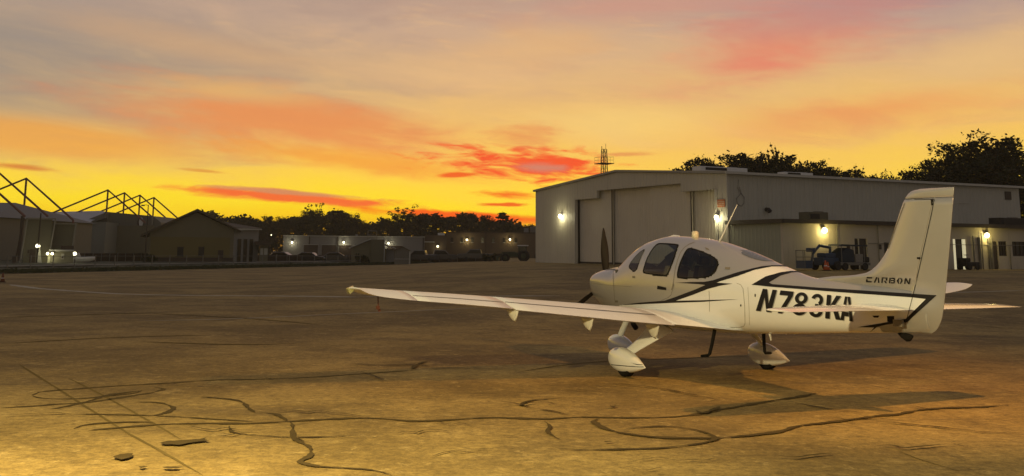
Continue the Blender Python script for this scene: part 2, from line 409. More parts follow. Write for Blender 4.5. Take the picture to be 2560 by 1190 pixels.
# grass verge to the left of the apron, with its footpath
M_grass = mat('verge_grass', (.050, .056, .020), .9, .5, .6, bump=1, bscale=6)
M_path = mat('footpath', (.20, .18, .14), .85, .3, 1.2)
E0, E1 = Vector((-34.5, 72.0)), Vector((-11.0, 136.5)); ed = (E1-E0).normalized(); en = Vector((-ed.y, ed.x))
mb = MB(); rg = random.Random(3); NS, NW = 150, 26
for i in range(NS):
    for j in range(NW):
        s_ = -70 + i*150/(NS-1); wd = (j/(NW-1))**1.6*90
        p = E0 + ed*s_ + en*(wd + (rg.uniform(-.15, .15) if j == 0 else 0))
        z = .02 + min(1, wd/2.0)*.16 + (rg.uniform(-.05, .05) if j else 0)
        mb.v.append((p.x, p.y, g(p.x, p.y) + (z if j < NW-1 else .0)))
mb.f = [(i*NW+j, i*NW+j+1, (i+1)*NW+j+1, (i+1)*NW+j) for i in range(NS-1) for j in range(NW-1)]; mb.mi = [0]*len(mb.f)
rg = random.Random(8)                                    # tufts along the ragged edge
for k in range(5200):
    s_ = rg.uniform(-12, 78); wd = abs(rg.gauss(0, 1.6)); p = E0 + ed*s_ + en*(wd+.05)
    h = rg.uniform(.10, .30); a = rg.uniform(0, 6.28); z0 = g(p.x, p.y) + .02
    for q in range(2):
        a += 1.4; dx_, dy_ = math.cos(a)*.10, math.sin(a)*.10
        mb.face([(p.x-dx_, p.y-dy_, z0), (p.x+dx_, p.y+dy_, z0), (p.x+dx_*1.3, p.y+dy_*.4, z0+h), (p.x-dx_*.8, p.y, z0+h*.8)])
tag(mb.build('grass_verge', M_grass), kind='stuff')
mb = MB()
for i in range(60):
    s_ = -30 + i*112/59
    for wd in (9.0, 11.4):
        p = E0 + ed*s_ + en*wd; mb.v.append((p.x, p.y, g(p.x, p.y)+.30))
mb.f = [(2*i, 2*i+1, 2*i+3, 2*i+2) for i in range(59)]; mb.mi = [0]*59
tag(mb.build('path', M_path), kind='structure')

# ------------------------------------------------------------------ hangar on the right
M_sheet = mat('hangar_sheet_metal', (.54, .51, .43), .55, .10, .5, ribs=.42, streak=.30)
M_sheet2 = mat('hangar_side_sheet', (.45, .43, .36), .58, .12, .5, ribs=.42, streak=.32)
M_door = mat('hangar_door_sheet', (.68, .62, .50), .55, .10, .6, ribs=.30, streak=.25)
M_post = mat('weathered_post', (.24, .22, .17), .6, .2, 2)
M_trim = mat('pale_trim', (.50, .48, .42), .5, .12, 2)
M_darktrim = mat('dark_fascia', (.045, .035, .026), .6, .3, 2)
M_roof = mat('roof_sheet', (.30, .29, .27), .5, .15, .6)
M_block = mat('painted_block', (.50, .45, .36), .75, .14, .7, bump=.4, bscale=8, streak=.45)
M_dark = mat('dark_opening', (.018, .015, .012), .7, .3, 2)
M_glassd = mat('dark_window_glass', (.022, .019, .015), .12, .2, 2, spec=.3)
M_steel = mat('painted_steel', (.16, .15, .13), .5, .2, 4)
M_white = mat('white_paint', (.72, .70, .66), .5, .08, 4)
M_orange = mat('safety_orange', (.62, .12, .03), .55, .15, 5)
M_lamp = mat('lit_lamp_lens', (.9, .9, .8), .3, .0, 2, emit=(1.0, .93, .62), estr=16)
M_lamp2 = mat('lit_lamp_lens_warm', (.9, .85, .7), .3, .0, 2, emit=(1.0, .86, .42), estr=16)
M_lampw = mat('lit_lamp_lens_white', (.9, .9, .85), .3, .0, 2, emit=(1.0, .92, .56), estr=3)
GB = .87                                              # ground level at the hangar
hang = empty('hangar', (16.06, 70.5, GB), R(26.3), label='large pale metal hangar with stepped tall sliding doors and low annex', cat='hangar')
ca, sa_ = math.cos(R(26.3)), math.sin(R(26.3))
def hl(x, y, z=0): return Vector((16.06 + ca*x - sa_*y, 70.5 + sa_*x + ca*y, GB + z))
EV, RG, WID, LEN = 6.26, 7.2, 26.6, 29.3
yr = WID/2
roofz = lambda y: EV + (RG-EV)*(1-abs(y-yr)/yr)
# front wall built round the stepped door opening
Y0, Y1, Ya, Yb = 1.25, 19.7, 5.1, 16.3; HZ, LZ = 5.88, 5.28
mb = MB(); th = .25
def fw(poly, x0=0, x1=th, mi=0): mb.prism([(x0, y, z) for y, z in poly], (x1-x0, 0, 0), mi)
fw([(0, -.3), (Y0, -.3), (Y0, roofz(Y0)), (0, EV)])
fw([(Y1, -.9), (WID, -.9), (WID, EV), (Y1, roofz(Y1))])
fw([(Y0, LZ), (Ya, LZ), (Ya, roofz(Ya)), (Y0, roofz(Y0))])
fw([(Yb, LZ), (Y1, LZ), (Y1, roofz(Y1)), (Yb, roofz(Yb))])
fw([(Ya, HZ), (Yb, HZ), (Yb, roofz(Yb)), (yr, RG), (Ya, roofz(Ya))])
mb.build('front_wall', M_sheet, hang)
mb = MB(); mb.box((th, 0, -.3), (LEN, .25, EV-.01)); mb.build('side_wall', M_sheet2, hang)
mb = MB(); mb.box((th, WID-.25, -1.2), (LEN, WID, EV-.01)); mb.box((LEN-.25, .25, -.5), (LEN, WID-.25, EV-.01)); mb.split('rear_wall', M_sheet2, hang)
mb = MB()
mb.prism([(-.18, -.22, EV+.0), (-.18, yr, RG+.02), (-.18, WID+.2, EV+.0), (-.18, WID+.2, EV+.16), (-.18, yr, RG+.18), (-.18, -.22, EV+.16)], (LEN+.4, 0, 0))
mb.build('roof', M_roof, hang)
mb = MB(); mb.box((-.30, -.34, EV-.02), (LEN+.3, -.225, EV+.14)); mb.build('gutter', M_trim, hang)
mb = MB(); mb.box((-.05, Y0-.28, -.3), (-.003, Y0, LZ)); mb.box((-.05, Y1, -.6), (-.003, Y1+.22, LZ)); mb.box((-.06, -.12, -.3), (-.003, .0, EV-.05)); mb.split('door_trim', M_trim, hang)
for y0_, y1_, top, off in ((1.28, 4.45, LZ+.1, .62), (4.40, 9.50, HZ+.1, .42), (9.46, 14.7, HZ+.1, .62), (14.66, 19.68, HZ+.1, .42)):
    mb = MB(); mb.box((off, y0_, -.6), (off+.12, y1_, top)); d_ = mb.build('sliding_door', M_door, hang)
    mb = MB(); mb.box((off-.05, y0_, -.6), (off-.004, y0_+.09, top)); mb.box((off-.05, y0_+.09, .02), (off-.004, y1_-.02, .16)); mb.build('door_edge', M_darktrim, d_)
mb = MB(); mb.box((.30, Ya-.02, LZ+.11), (.38, Ya+.06, HZ)); mb.box((.27, Y0, -.5), (.34, Y0+.1, LZ)); mb.split('track_post', M_steel, hang)
mb = MB(); mb.box((-.04, .18, 4.05), (-.004, 1.05, 4.55)); sg = mb.build('warning_sign', mat('faded_orange_sign', (.52, .17, .07), .6, .2, 4), hang)
mb = MB()
for k in range(3): mb.box((-.05, .26, 4.14+.12*k), (-.042, .95-.1*(k % 2), 4.19+.12*k))
mb.build('sign_lettering', mat('sign_text', (.62, .45, .32), .6, .2, 4), sg)
# annex along the side wall
AW, AT = 5.29, 2.96
mb = MB(); mb.box((0.0, -AW+.2, -.3), (.22, -.003, AT-.02)); mb.build('annex_end_wall', mat('annex_sheet', (.33, .35, .28), .6, .12, .6, ribs=.36, streak=.15), hang)
mb = MB()
ops = [(6.0, 7.1, -.02, 1.98), (8.6, 9.05, .0, 1.75), (15.1, 16.3, -.02, 2.05), (19.08, 19.6, -.02, 1.95)]
segs = []; xcur = 0
wins = [(19.68, 20.5, .92, 1.95), (21.1, 22.5, .92, 1.95)]
cuts = sorted(ops + wins)
for x0_, x1_, z0_, z1_ in cuts:
    mb.box((xcur, -AW, -.4), (x0_, -AW+.2, AT-.02))
    if z0_ > .1: mb.box((x0_, -AW, -.4), (x1_, -AW+.2, z0_))
    mb.box((x0_, -AW, z1_), (x1_, -AW+.2, AT-.02)); xcur = x1_
mb.box((xcur, -AW, -.4), (40, -AW+.2, AT-.02))
mb.build('annex_wall', M_block, hang)
mb = MB(); mb.box((-.18, -AW-.28, AT), (40.2, -.002, AT+.10)); mb.build('annex_roof', M_roof, hang)
mb = MB(); mb.box((-.24, -AW-.36, AT-.10), (40.2, -AW-.285, AT+.16)); mb.box((-.26, -AW-.28, AT-.10), (-.185, -.002, AT+.16)); mb.split('annex_fascia', M_darktrim, hang)
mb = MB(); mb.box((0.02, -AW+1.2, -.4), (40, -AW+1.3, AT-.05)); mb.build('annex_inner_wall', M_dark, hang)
for k, (x0_, x1_, z0_, z1_) in enumerate(ops):
    if k in (0,):
        mb = MB(); mb.box((x0_+.42, -AW+.08, 0), (x0_+1.05, -AW+.13, z1_-.02)); d_ = mb.build('door', M_darktrim, hang)
        mb = MB(); mb.box((x0_, -AW+.08, 0), (x0_+.36, -AW+.12, z1_-.02)); d2 = mb.build('side_panel', M_glassd, hang)
        mb = MB(); mb.box((x0_+.36, -AW+.02, 0), (x0_+.42, -AW+.16, z1_)); mb.box((x0_, -AW+.03, .6), (x0_+.36, -AW+.07, .68)); mb.box((x0_, -AW+.03, 1.5), (x0_+.36, -AW+.07, 1.58)); mb.split('door_frame', M_trim, d2)
    elif k == 2:
        mb = MB(); mb.box((x0_+.25, -AW+.14, 0), (x1_-.3, -AW+.18, z1_-.02)); d_ = mb.build('door', M_darktrim, hang)
        mb = MB(); mb.box((x0_, -AW-.02, 0), (x0_+.20, -AW+.1, z1_)); mb.box((x1_-.22, -AW-.02, 0), (x1_, -AW+.1, z1_)); mb.split('door_frame', mat('glowing_white_frame', (.85, .80, .62), .5, .05, 3, emit=(1, .9, .55), estr=.45), d_)  # frame strips glow by themselves to stand for the light on them
    else:
        mb = MB(); mb.box((x0_+.02, -AW+.08, 0), (x1_-.02, -AW+.13, z1_-.02)); mb.build('door', M_darktrim, hang)
for x0_, x1_, z0_, z1_ in wins:
    mb = MB(); mb.box((x0_, -AW+.09, z0_), (x1_, -AW+.12, z1_)); f_ = mb.build('window', M_glassd, hang)
    mb = MB()
    for q in range(4): 
        xx = x0_ + q*(x1_-x0_-.05)/3; mb.box((xx, -AW+.04, z0_+.05), (xx+.05, -AW+.086, z1_-.05))
    mb.box((x0_, -AW+.04, z0_), (x1_, -AW+.086, z0_+.05)); mb.box((x0_, -AW+.04, z1_-.05), (x1_, -AW+.086, z1_)); mb.build('window_frame', M_darktrim, f_)
mb = MB()
for x_, top, rr in ((17.0, 2.3, .05), (17.6, 2.2, .09), (17.85, 2.5, .04), (18.55, 2.75, .07), (18.8, 2.2, .10), (4.45, 2.85, .035), (8.0, 2.85, .03), (20.7, 1.6, .04)):
    mb.tube([(x_, -AW-.10, -.2), (x_, -AW-.10, top)], rr, 8)
mb.split('drain_pipe', M_steel, hang)
mb = MB(); mb.box((7.2, -AW-.05, 1.66), (40, -AW-.012, 1.69)); mb.build('conduit', M_steel, hang)
mb = MB(); mb.box((5.3, -AW-.09, 1.2), (5.5, -AW-.004, 1.5)); mb.box((8.1, -AW-.09, 1.3), (8.28, -AW-.004, 1.62)); mb.box((18.55, -AW-.09, 1.35), (18.7, -AW-.004, 1.6)); mb.split('meter_box', M_darktrim, hang)
# loose cable and vent hoods on the side wall
mb = MB()
cab = [(1.0, 5.9), (.9, 5.3), (1.2, 5.0), (.75, 4.6), (.85, 4.25), (1.15, 4.1), (1.4, 4.3), (1.45, 4.7), (1.15, 5.0), (1.05, 5.4)]
mb.tube([(x, -.06, z) for x, z in cab], .02, 6); mb.build('loose_cable', M_steel, hang)
for x_, z_ in ((3.35, 3.95), (25.7, 3.2)):
    mb = MB(); mb.tube([(x_, -.001, z_), (x_, -.25, z_-.03), (x_, -.36, z_-.16)], [.14, .15, .17], 10); mb.build('vent_hood', M_darktrim, hang)
mb = MB(); mb.box((27.6, -.06, 5.3), (28.3, -.003, 5.95)); mb.build('louvre', M_darktrim, hang)
mb = MB(); mb.box((21.2, -.05, 4.9), (23.6, -.003, 4.94)); mb.build('wall_rail', M_trim, hang)
# roof ventilators and air conditioners
def roof_box(name, x0_, x1_, y_, wdt, z0_, h, m_, label, cat, group=None):
    t_ = empty(name, hl((x0_+x1_)/2, y_, z0_), R(26.3), label=label, cat=cat, group=group)
    L_ = (x1_-x0_)/2; mb = MB(); mb.box((-L_, -wdt/2, .0), (L_, wdt/2, h)); mb.build('casing', m_, t_, bevel=.02)
    mb = MB(); mb.box((-L_*.8, -wdt/2-.03, h*.25), (L_*.1, -wdt/2-.003, h*.8)); mb.build('grille', M_dark, t_)
    mb = MB(); mb.tube([(L_*.5, 0, h+.001), (L_*.5, 0, h+.06)], min(L_*.4, wdt*.38), 14); mb.build('fan_cowl', M_steel, t_)
roof_box('roof_vent', .6, 4.8, 4.0, 1.0, roofz(4)+.17, .34, M_white, 'long white ventilator box on the hangar roof above the door corner', 'roof vent')
roof_box('roof_vent', 7.5, 10.2, 3.0, .8, roofz(3)+.17, .22, M_white, 'low pale ventilator on the hangar roof in front of the trees', 'roof vent')
M_ac = mat('olive_ac_casing', (.10, .09, .05), .6, .25, 3)
roof_box('air_conditioner', 3.05, 4.75, -3.9, .9, AT+.10, .60, M_ac, 'dark olive air conditioner on the annex roof above the lit lamp', 'air conditioner')
roof_box('air_conditioner', 21.6, 24.2, -3.6, 1.0, AT+.10, .62, M_dark, 'black air conditioner at the far end of the annex roof', 'air conditioner')

def wall_lamp(p, rz, r, label, energy=0, m_=None, col=(1, .86, .45), group='lit wall lamps', back=.14):
    t_ = empty('wall_lamp', p, rz, label=label, cat='lamp', group=group)
    mb = MB(); mb.box((-r*.8, back*.55, -r*.2), (r*.8, back, r*1.3)); mb.build('housing', M_steel, t_, bevel=.01)
    mb = MB(); mb.box((-r*.9, -r*.9, r*1.02), (r*.9, back*.5, r*1.16)); mb.build('hood', M_steel, t_)
    mb = MB(); n = 12
    mb.loft([[(r*math.cos(2*math.pi*k/n)*math.sin(math.pi*(i+.02)/8.04), -r*.1+r*.9*math.sin(2*math.pi*k/n)*math.sin(math.pi*(i+.02)/8.04), r*math.cos(math.pi*(i+.02)/8.04)) for k in range(n)] for i in range(9)])
    mb.build('lens', m_ or M_lamp, t_, smooth=True)
    if energy:
        l = bpy.data.lights.new('lamp_light', 'POINT'); l.energy = energy; l.color = col; l.shadow_soft_size = r
        o = bpy.data.objects.new('lamp_light', l); o.parent = t_; o.location = (0, -r*2.4, -r*.6); COL.objects.link(o)
rf = R(26.3) - math.pi/2                             # a lamp on the front wall looks along -x of the hangar
wall_lamp(hl(-.16, 21.9, 3.95), rf, .17, 'bright lit lamp on the hangar front left of the sliding doors', 45, col=(1, .9, .5))
wall_lamp(hl(-.16, .95, 3.35), rf, .15, 'bright lit lamp beside the right edge of the tall hangar doors', 40, col=(1, .9, .5))
wall_lamp(hl(3.3, -AW-.16, 2.45), R(26.3), .17, 'warm lit lamp on the annex wall above the blue boom lift', 45, M_lamp2, (1, .78, .22))
wall_lamp(hl(18.35, -AW-.16, 2.35), R(26.3), .16, 'warm lit lamp on the annex wall right of the aeroplane tail', 40, M_lamp2, (1, .78, .22))

# things parked in front of the annex
def wheel(mb, p, r, wdt, axis=(0, 1, 0), n=18, hub=.55):
    a = Vector(axis).normalized(); p = Vector(p)
    prof = [(-.5, .0), (-.5, hub*.9), (-.42, hub), (-.5, hub*1.05), (-.48, .9), (-.36, 1.0), (.36, 1.0), (.48, .9), (.5, hub*1.05), (.42, hub), (.5, hub*.9), (.5, 0.0)]
    u_ = a.orthogonal().normalized(); v_ = a.cross(u_)
    mb.loft([[p + a*wdt*q + (u_*math.cos(2*math.pi*k/n)+v_*math.sin(2*math.pi*k/n))*max(rr, .02)*r for k in range(n)] for q, rr in prof])
M_tyre = mat('tyre_rubber', (.016, .015, .014), .8, .3, 6)
M_blue = mat('machine_blue', (.022, .048, .10), .5, .25, 3)
M_bluetarp = mat('dark_blue_tarp', (.014, .028, .048), .7, .4, 2.5, bump=1, bscale=3)
bl = empty('boom_lift', hl(1.45, -AW-1.5), R(26.3), label='blue boom lift with railed basket parked against the annex wall', cat='boom lift')
mb = MB(); mb.box((-.05, -.45, .32), (1.3, .45, .82)); mb.box((.2, -.40, .821), (1.1, .40, 1.12)); mb.build('chassis', M_blue, bl, bevel=.05)
for x_ in (.12, 1.12):
    for y_ in (-.5, .5):
        mb = MB(); wheel(mb, (x_, y_, .30), .30, .2); mb.build('wheel', M_tyre, bl, smooth=True)
mb = MB(); mb.tube([(1.0, 0, 1.1), (1.0, 0, 1.5), (.1, 0, 1.62)], .10, 8); mb.tube([(.1, 0, 1.62), (-.5, 0, 1.05), (-.62, 0, .5)], .08, 8); mb.build('boom_arm', M_blue, bl)
mb = MB()
for x_ in (-1.55, -.95):
    for y_ in (-.4, .4): mb.tube([(x_, y_, .15), (x_, y_, 1.3)], .025, 6)
for z_ in (1.28, .85):
    mb.tube([(-1.55, -.4, z_), (-.95, -.4, z_), (-.95, .4, z_), (-1.55, .4, z_), (-1.55, -.4, z_)], .025, 6)
bk = mb.build('basket_rail', M_steel, bl)
mb = MB(); mb.box((-1.57, -.42, .12), (-.93, .42, .62)); mb.build('basket', M_blue, bl)
mb = MB(); mb.box((-.9, -.2, 1.2), (-.45, .2, 1.45)); mb.build('control_box', M_blue, bl, bevel=.03)
uc = empty('utility_cart', hl(3.75, -AW-1.6), R(26.3), label='dark blue canopied work cart loaded with gear beside the annex door', cat='cart')
mb = MB(); mb.box((-1.2, -.55, .34), (1.5, .55, .55)); mb.build('deck', M_steel, uc, bevel=.03)
for x_ in (-.8, 1.0):
    for y_ in (-.5, .5):
        mb = MB(); wheel(mb, (x_, y_, .27), .27, .18); mb.build('wheel', M_tyre, uc, smooth=True)
mb = MB()
for x_ in (-1.05, 1.0):
    for y_ in (-.5, .5): mb.tube([(x_, y_, .55), (x_, y_, 1.72)], .03, 6)
mb.split('canopy_post', M_steel, uc)
mb = MB(); mb.prism([(-1.2, -.6, 1.72), (1.2, -.6, 1.70), (1.25, -.6, 1.78), (-1.1, -.6, 1.84)], (0, 1.2, 0)); mb.build('canopy', M_bluetarp, uc)
mb = MB(); mb.prism([(-1.05, -.5, .552), (.15, -.5, .552), (.12, -.5, 1.45), (-.5, -.5, 1.6), (-1.0, -.5, 1.3)], (0, 1.0, 0)); mb.build('tarp_cover', M_bluetarp, uc, bevel=.08)
mb = MB(); mb.box((.25, -.45, .552), (.95, .45, 1.15)); mb.build('crate', mat('grey_crate', (.25, .23, .2), .7, .2, 3), uc, bevel=.03)
mb = MB(); mb.box((1.0, -.5, .552), (1.5, .5, .95)); mb.build('engine_cover', M_dark, uc, bevel=.08)
uc.scale = (.92, .92, .86); bl.scale = (.95, .95, .92)
def cone(p, label, h=.7, group='traffic cones', m_=None):
    t_ = empty('traffic_cone', p, 0, label=label, cat='traffic cone', group=group)
    n = 14; mb = MB(); mb.loft([[(r*math.cos(2*math.pi*k/n), r*math.sin(2*math.pi*k/n), z) for k in range(n)] for r, z in ((.17*h/.7, .04), (.12*h/.7, h*.4), (.035, h-.02), (.02, h))])
    mb.build('cone_body', m_ or M_orange, t_, smooth=True)
    mb = MB(); q = .2*h/.7; mb.box((-q, -q, 0), (q, q, .038)); mb.build('base', M_dark, t_, bevel=.01)
    mb = MB(); mb.loft([[(r*math.cos(2*math.pi*k/n), r*math.sin(2*math.pi*k/n), z) for k in range(n)] for r, z in ((.121*h/.7, h*.42), (.088*h/.7, h*.60))], cap=False); mb.build('reflective_band', M_white, t_, smooth=True)
p_ = hl(1.2, -AW-2.3); cone((p_.x, p_.y, g(p_.x, p_.y)), 'orange traffic cone in front of the boom lift chassis', .62)
p_ = hl(1.48, -AW-2.2); cone((p_.x, p_.y, g(p_.x, p_.y)), 'second orange cone just right of the boom lift cone', .52)
p_ = gnd(6, 706); cone((p_.x, p_.y, g(p_.x, p_.y)), 'dark traffic cone at the far left edge of the apron', .50, m_=mat('dark_orange', (.16, .045, .018), .7, .3, 5))  # this cone gets a darker copy of the safety orange
tg = empty('tug', hl(14.9, -AW-1.2), R(26.3), label='small black tow tug half hidden behind the aeroplane tail', cat='tug')
mb = MB(); mb.box((-.5, -.4, .22), (.75, .4, .52)); mb.box((-.5, -.4, .521), (-.1, .4, .78)); mb.build('body', M_dark, tg, bevel=.05)
for x_ in (-.25, .5):
    for y_ in (-.4, .4):
        mb = MB(); wheel(mb, (x_, y_, .2), .2, .14); mb.build('wheel', M_tyre, tg, smooth=True)
mb = MB(); mb.tube([(.1, 0, .52), (-.02, 0, .98)], .025, 6); mb.tube([(-.05, -.18, .98), (-.05, .18, .98)], .025, 6); mb.build('handlebar', M_steel, tg)

# lattice tower behind the hangar
tw = empty('lattice_tower', (at(1511, 450, 165).x, 165, .3), .4, label='slim steel lattice tower with platform rising behind the hangar roof', cat='tower')
H_ = at(1511, 373, 165).z - .3
mb = MB(); wb = lambda z: .66 - .36*z/H_
for sx in (-1, 1):
    for sy in (-1, 1): mb.tube([(sx*wb(0), sy*wb(0), 0), (sx*wb(H_), sy*wb(H_), H_)], .06, 6)
mb.build('tower_leg', M_darktrim, tw)
mb = MB(); nz = 10
for i in range(nz):
    z0_, z1_ = H_*i/nz, H_*(i+1)/nz; a, b = wb(z0_), wb(z1_)
    for s1, s2, t1, t2 in ((-1, -1, 1, -1), (1, -1, 1, 1), (1, 1, -1, 1), (-1, 1, -1, -1)):
        mb.tube([(s1*a, s2*a, z0_), (t1*b, t2*b, z1_)], .020, 5); mb.tube([(t1*a, t2*a, z0_), (s1*b, s2*b, z1_)], .020, 5); mb.tube([(s1*b, s2*b, z1_), (t1*b, t2*b, z1_)], .022, 5)
mb.build('bracing', M_darktrim, tw)
zp = at(1511, 410, 165).z - .3
mb = MB(); mb.box((-1.15, -1.15, zp), (1.15, 1.15, zp+.10)); pf = mb.build('platform', M_darktrim, tw)
mb = MB()
for sx in (-1.1, 0, 1.1):
    for sy in (-1.1, 1.1): mb.tube([(sx, sy, zp+.10), (sx, sy, zp+1.1)], .016, 5)
for sx in (-1.1, 1.1): mb.tube([(sx, 0, zp+.1), (sx, 0, zp+1.1)], .016, 5)
for zz in (zp+.6, zp+1.08): mb.tube([(-1.1, -1.1, zz), (1.1, -1.1, zz), (1.1, 1.1, zz), (-1.1, 1.1, zz), (-1.1, -1.1, zz)], .014, 5)
mb.build('handrail', M_darktrim, pf)
mb = MB(); mb.tube([(.3, 0, H_), (.3, 0, H_+.9)], .03, 5); mb.tube([(-.3, .2, H_), (-.3, .2, H_+.5)], .05, 5); mb.build('aerial', M_darktrim, tw)
HAZE = .00042
# ------------------------------------------------------------------ the far side of the apron
def spot(u, d): 
    p = at(u, 625, d); return Vector((p.x, d, g(p.x, d)))
def face_rot(u): return -math.atan2((u-CX)/FPX, 1)
def zof(v, u, d): return at(u, v, d).z
M_fabric = mat('grey_tension_fabric', (.36, .37, .38), .5, .10, .12)
M_fabric_wall = mat('fabric_wall', (.15, .145, .115), .7, .15, .25)
M_olive = mat('olive_clad_wall', (.155, .14, .085), .8, .18, .5)
M_olive2 = mat('olive_dark_clad', (.19, .165, .095), .8, .2, .5)
M_glare_tube = mat('glare_red_tube', (.20, .075, .05), .55, .3, .5)  # reddish sky glare on the tubes is put into their colour
M_brick = mat('brown_brick', (.13, .09, .055), .85, .25, .6)
M_pale = mat('pale_grey_wall', (.24, .23, .215), .75, .12, .4)
M_shingle = mat('brown_shingle', (.10, .075, .045), .85, .25, .8)
M_brown = mat('brown_shutter', (.06, .04, .028), .7, .25, 1)
M_poster = mat('notice_board_white', (.45, .42, .34), .6, .1, 2)

# two fabric hangars hung from external tube frames; all frames share one axis
def tube_frame(parent, o, x, d, z, left, right, colz=None):
    mb = MB(); P = lambda px, pz: (px-o.x, d-o.y, pz-o.z)
    mb.tube([P(x-left, z-left*.43), P(x, z), P(x+right, z-right*.82)], .145, 8)
    mb.tube([P(x, z), P(x, z-4.1)], .15, 8)
    if colz is not None: mb.tube([P(x+right, z-right*.82), P(x+right, .1)], .15, 8)
    return mb.build('tube_frame', M_glare_tube, parent)
oa = Vector((-72, 132, 0))
fa = empty('fabric_hangar', oa, 0, label='fabric hangar at the left edge with two tall tube frames over its dark roof', cat='hangar', group='fabric hangars under external tube frames')
def fab(parent, o, x0, x1, y0, y1, ez, rz, yr0, hipx, wallm, roofm):
    mb = MB(); mb.box((x0-o.x, y0-o.y, -.3), (x1-o.x, y1-o.y, ez)); mb.build('wall', wallm, parent)
    a = [(x0-.4, y0-.5, ez+.01), (x1+.4, y0-.5, ez+.01), (x1+.4, y1+.5, ez+.01), (x0-.4, y1+.5, ez+.01)]; rr = [(x0+hipx[0], yr0, rz), (x1-hipx[1], yr0, rz)]
    mb = MB(); v = [Vector(p)-o for p in a+rr]; v[4].z = rr[0][2]; v[5].z = rr[1][2]
    mb.add(v, [(0, 1, 5, 4), (2, 3, 4, 5), (1, 2, 5), (3, 0, 4), (3, 2, 1, 0)]); mb.build('roof', roofm, parent)
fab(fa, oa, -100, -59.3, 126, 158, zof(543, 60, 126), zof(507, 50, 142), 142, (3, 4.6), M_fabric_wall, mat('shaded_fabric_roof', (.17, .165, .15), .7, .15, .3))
for u_, v_, d_, cz in ((66, 446, 147, 1), (-8, 427, 134, None), (-75, 418, 124, None)):
    p = at(u_, v_, d_); tube_frame(fa, oa, p.x, d_, p.z, 9.5, 7.0, cz)
p = at(57, 540, 125.8); mb = MB(); mb.box((p.x-.15-oa.x, -6.4, 0), (p.x+.15-oa.x, -6.05, p.z)); mb.split('wall_post', M_brown, fa)
ob = Vector((-64, 185, 0))
fb = empty('fabric_hangar', ob, 0, label='pale grey fabric hangar under a row of four crossing tube frames', cat='hangar', group='fabric hangars under external tube frames')
xl, xr = at(100, 600, 170).x, at(262, 600, 170).x
mb = MB(); mb.box((xl-ob.x, -15, -.3), (xr-ob.x, 14, zof(555, 225, 170))); mb.build('wall', mat('fabric_wall_green', (.20, .205, .175), .7, .12, .2), fb)
z0_, z1_ = zof(556, 225, 170), zof(528, 240, 178)
L_ = lambda u, v, d: at(u, v, d) - ob
mb = MB(); A0 = [L_(92, 545, 169.5), L_(222, 560, 169.5), L_(268, 529, 184), L_(250, 527, 186), L_(98, 530.5, 186)]
mb.prism(A0, (0, .5, -.35)); mb.build('roof', M_fabric, fb)
mb = MB(); mb.prism([L_(222, 559, 169.6), L_(263, 545, 171), L_(268, 530, 184), L_(222, 560, 172)], (0, .4, 0)); mb.prism([L_(222, 557.5, 169.7), L_(262.5, 545, 169.7), L_(266, 530.5, 169.7)], (0, .3, 0)); mb.build('gable_infill', M_fabric_wall, fb)
mb = MB(); mb.prism([L_(200, 556, 175), L_(268, 529.5, 175), L_(268, 640, 175), L_(200, 640, 175)], (0, 14, 0)); mb.build('front_gable', M_fabric_wall, fb)
mb = MB(); B0 = [L_(262, 529, 176), L_(382, 540, 176), L_(402, 556, 176), L_(402, 640, 176), L_(262, 640, 176)]; mb.prism(B0, (0, 16, 0)); mb.build('side_wall', M_fabric_wall, fb)
mb = MB(); mb.prism([L_(263, 564, 175.4), L_(384, 564, 175.4), L_(384, 640, 175.4), L_(263, 640, 175.4)], (0, .5, 0)); mb.build('lower_wall', M_olive, fb)
mb = MB()
for u_, va, vb in ((269, 531, 562), (381, 541, 562)): a, b = L_(u_, va, 175.6), L_(u_-1, vb, 175.6); mb.tube([a, b], .16, 6)
mb.split('wall_post', M_post, fb)
mb = MB(); c0 = L_(353, 555, 175.7); n = 14
mb.prism([(c0.x+.35*math.cos(2*math.pi*k/n), c0.y, c0.z+.8*math.sin(2*math.pi*k/n)) for k in range(n)], (0, -.1, 0)); mb.build('emblem', M_white, fb)
mb = MB(); c0 = L_(349.5, 556, 175.7); mb.prism([(c0.x+.4*math.cos(2*math.pi*k/n), c0.y, c0.z+.7*math.sin(2*math.pi*k/n)) for k in range(n)], (0, -.09, 0)); mb.build('dark_emblem', M_dark, fb)
for u_, v_, d_ in ((270, 475, 175), (311.5, 482, 183.4), (350, 488, 191.2), (385, 493.8, 199.3)):
    p = at(u_, v_, d_); tube_frame(fb, ob, p.x, d_, p.z, 10.5, 6.6 + (1.2 if u_ > 340 else 0))

def block(name, label, cat, u, d, kw=None):
    p = spot(u, d); t_ = empty(name, p, face_rot(u), label=label, cat=cat, **(kw or {})); k = d/FPX/math.cos(face_rot(u))
    X = lambda uu: (uu-u)*d/FPX*math.cos(face_rot(u))
    Z = lambda v: zof(v, u, d) - p.z
    return t_, X, Z
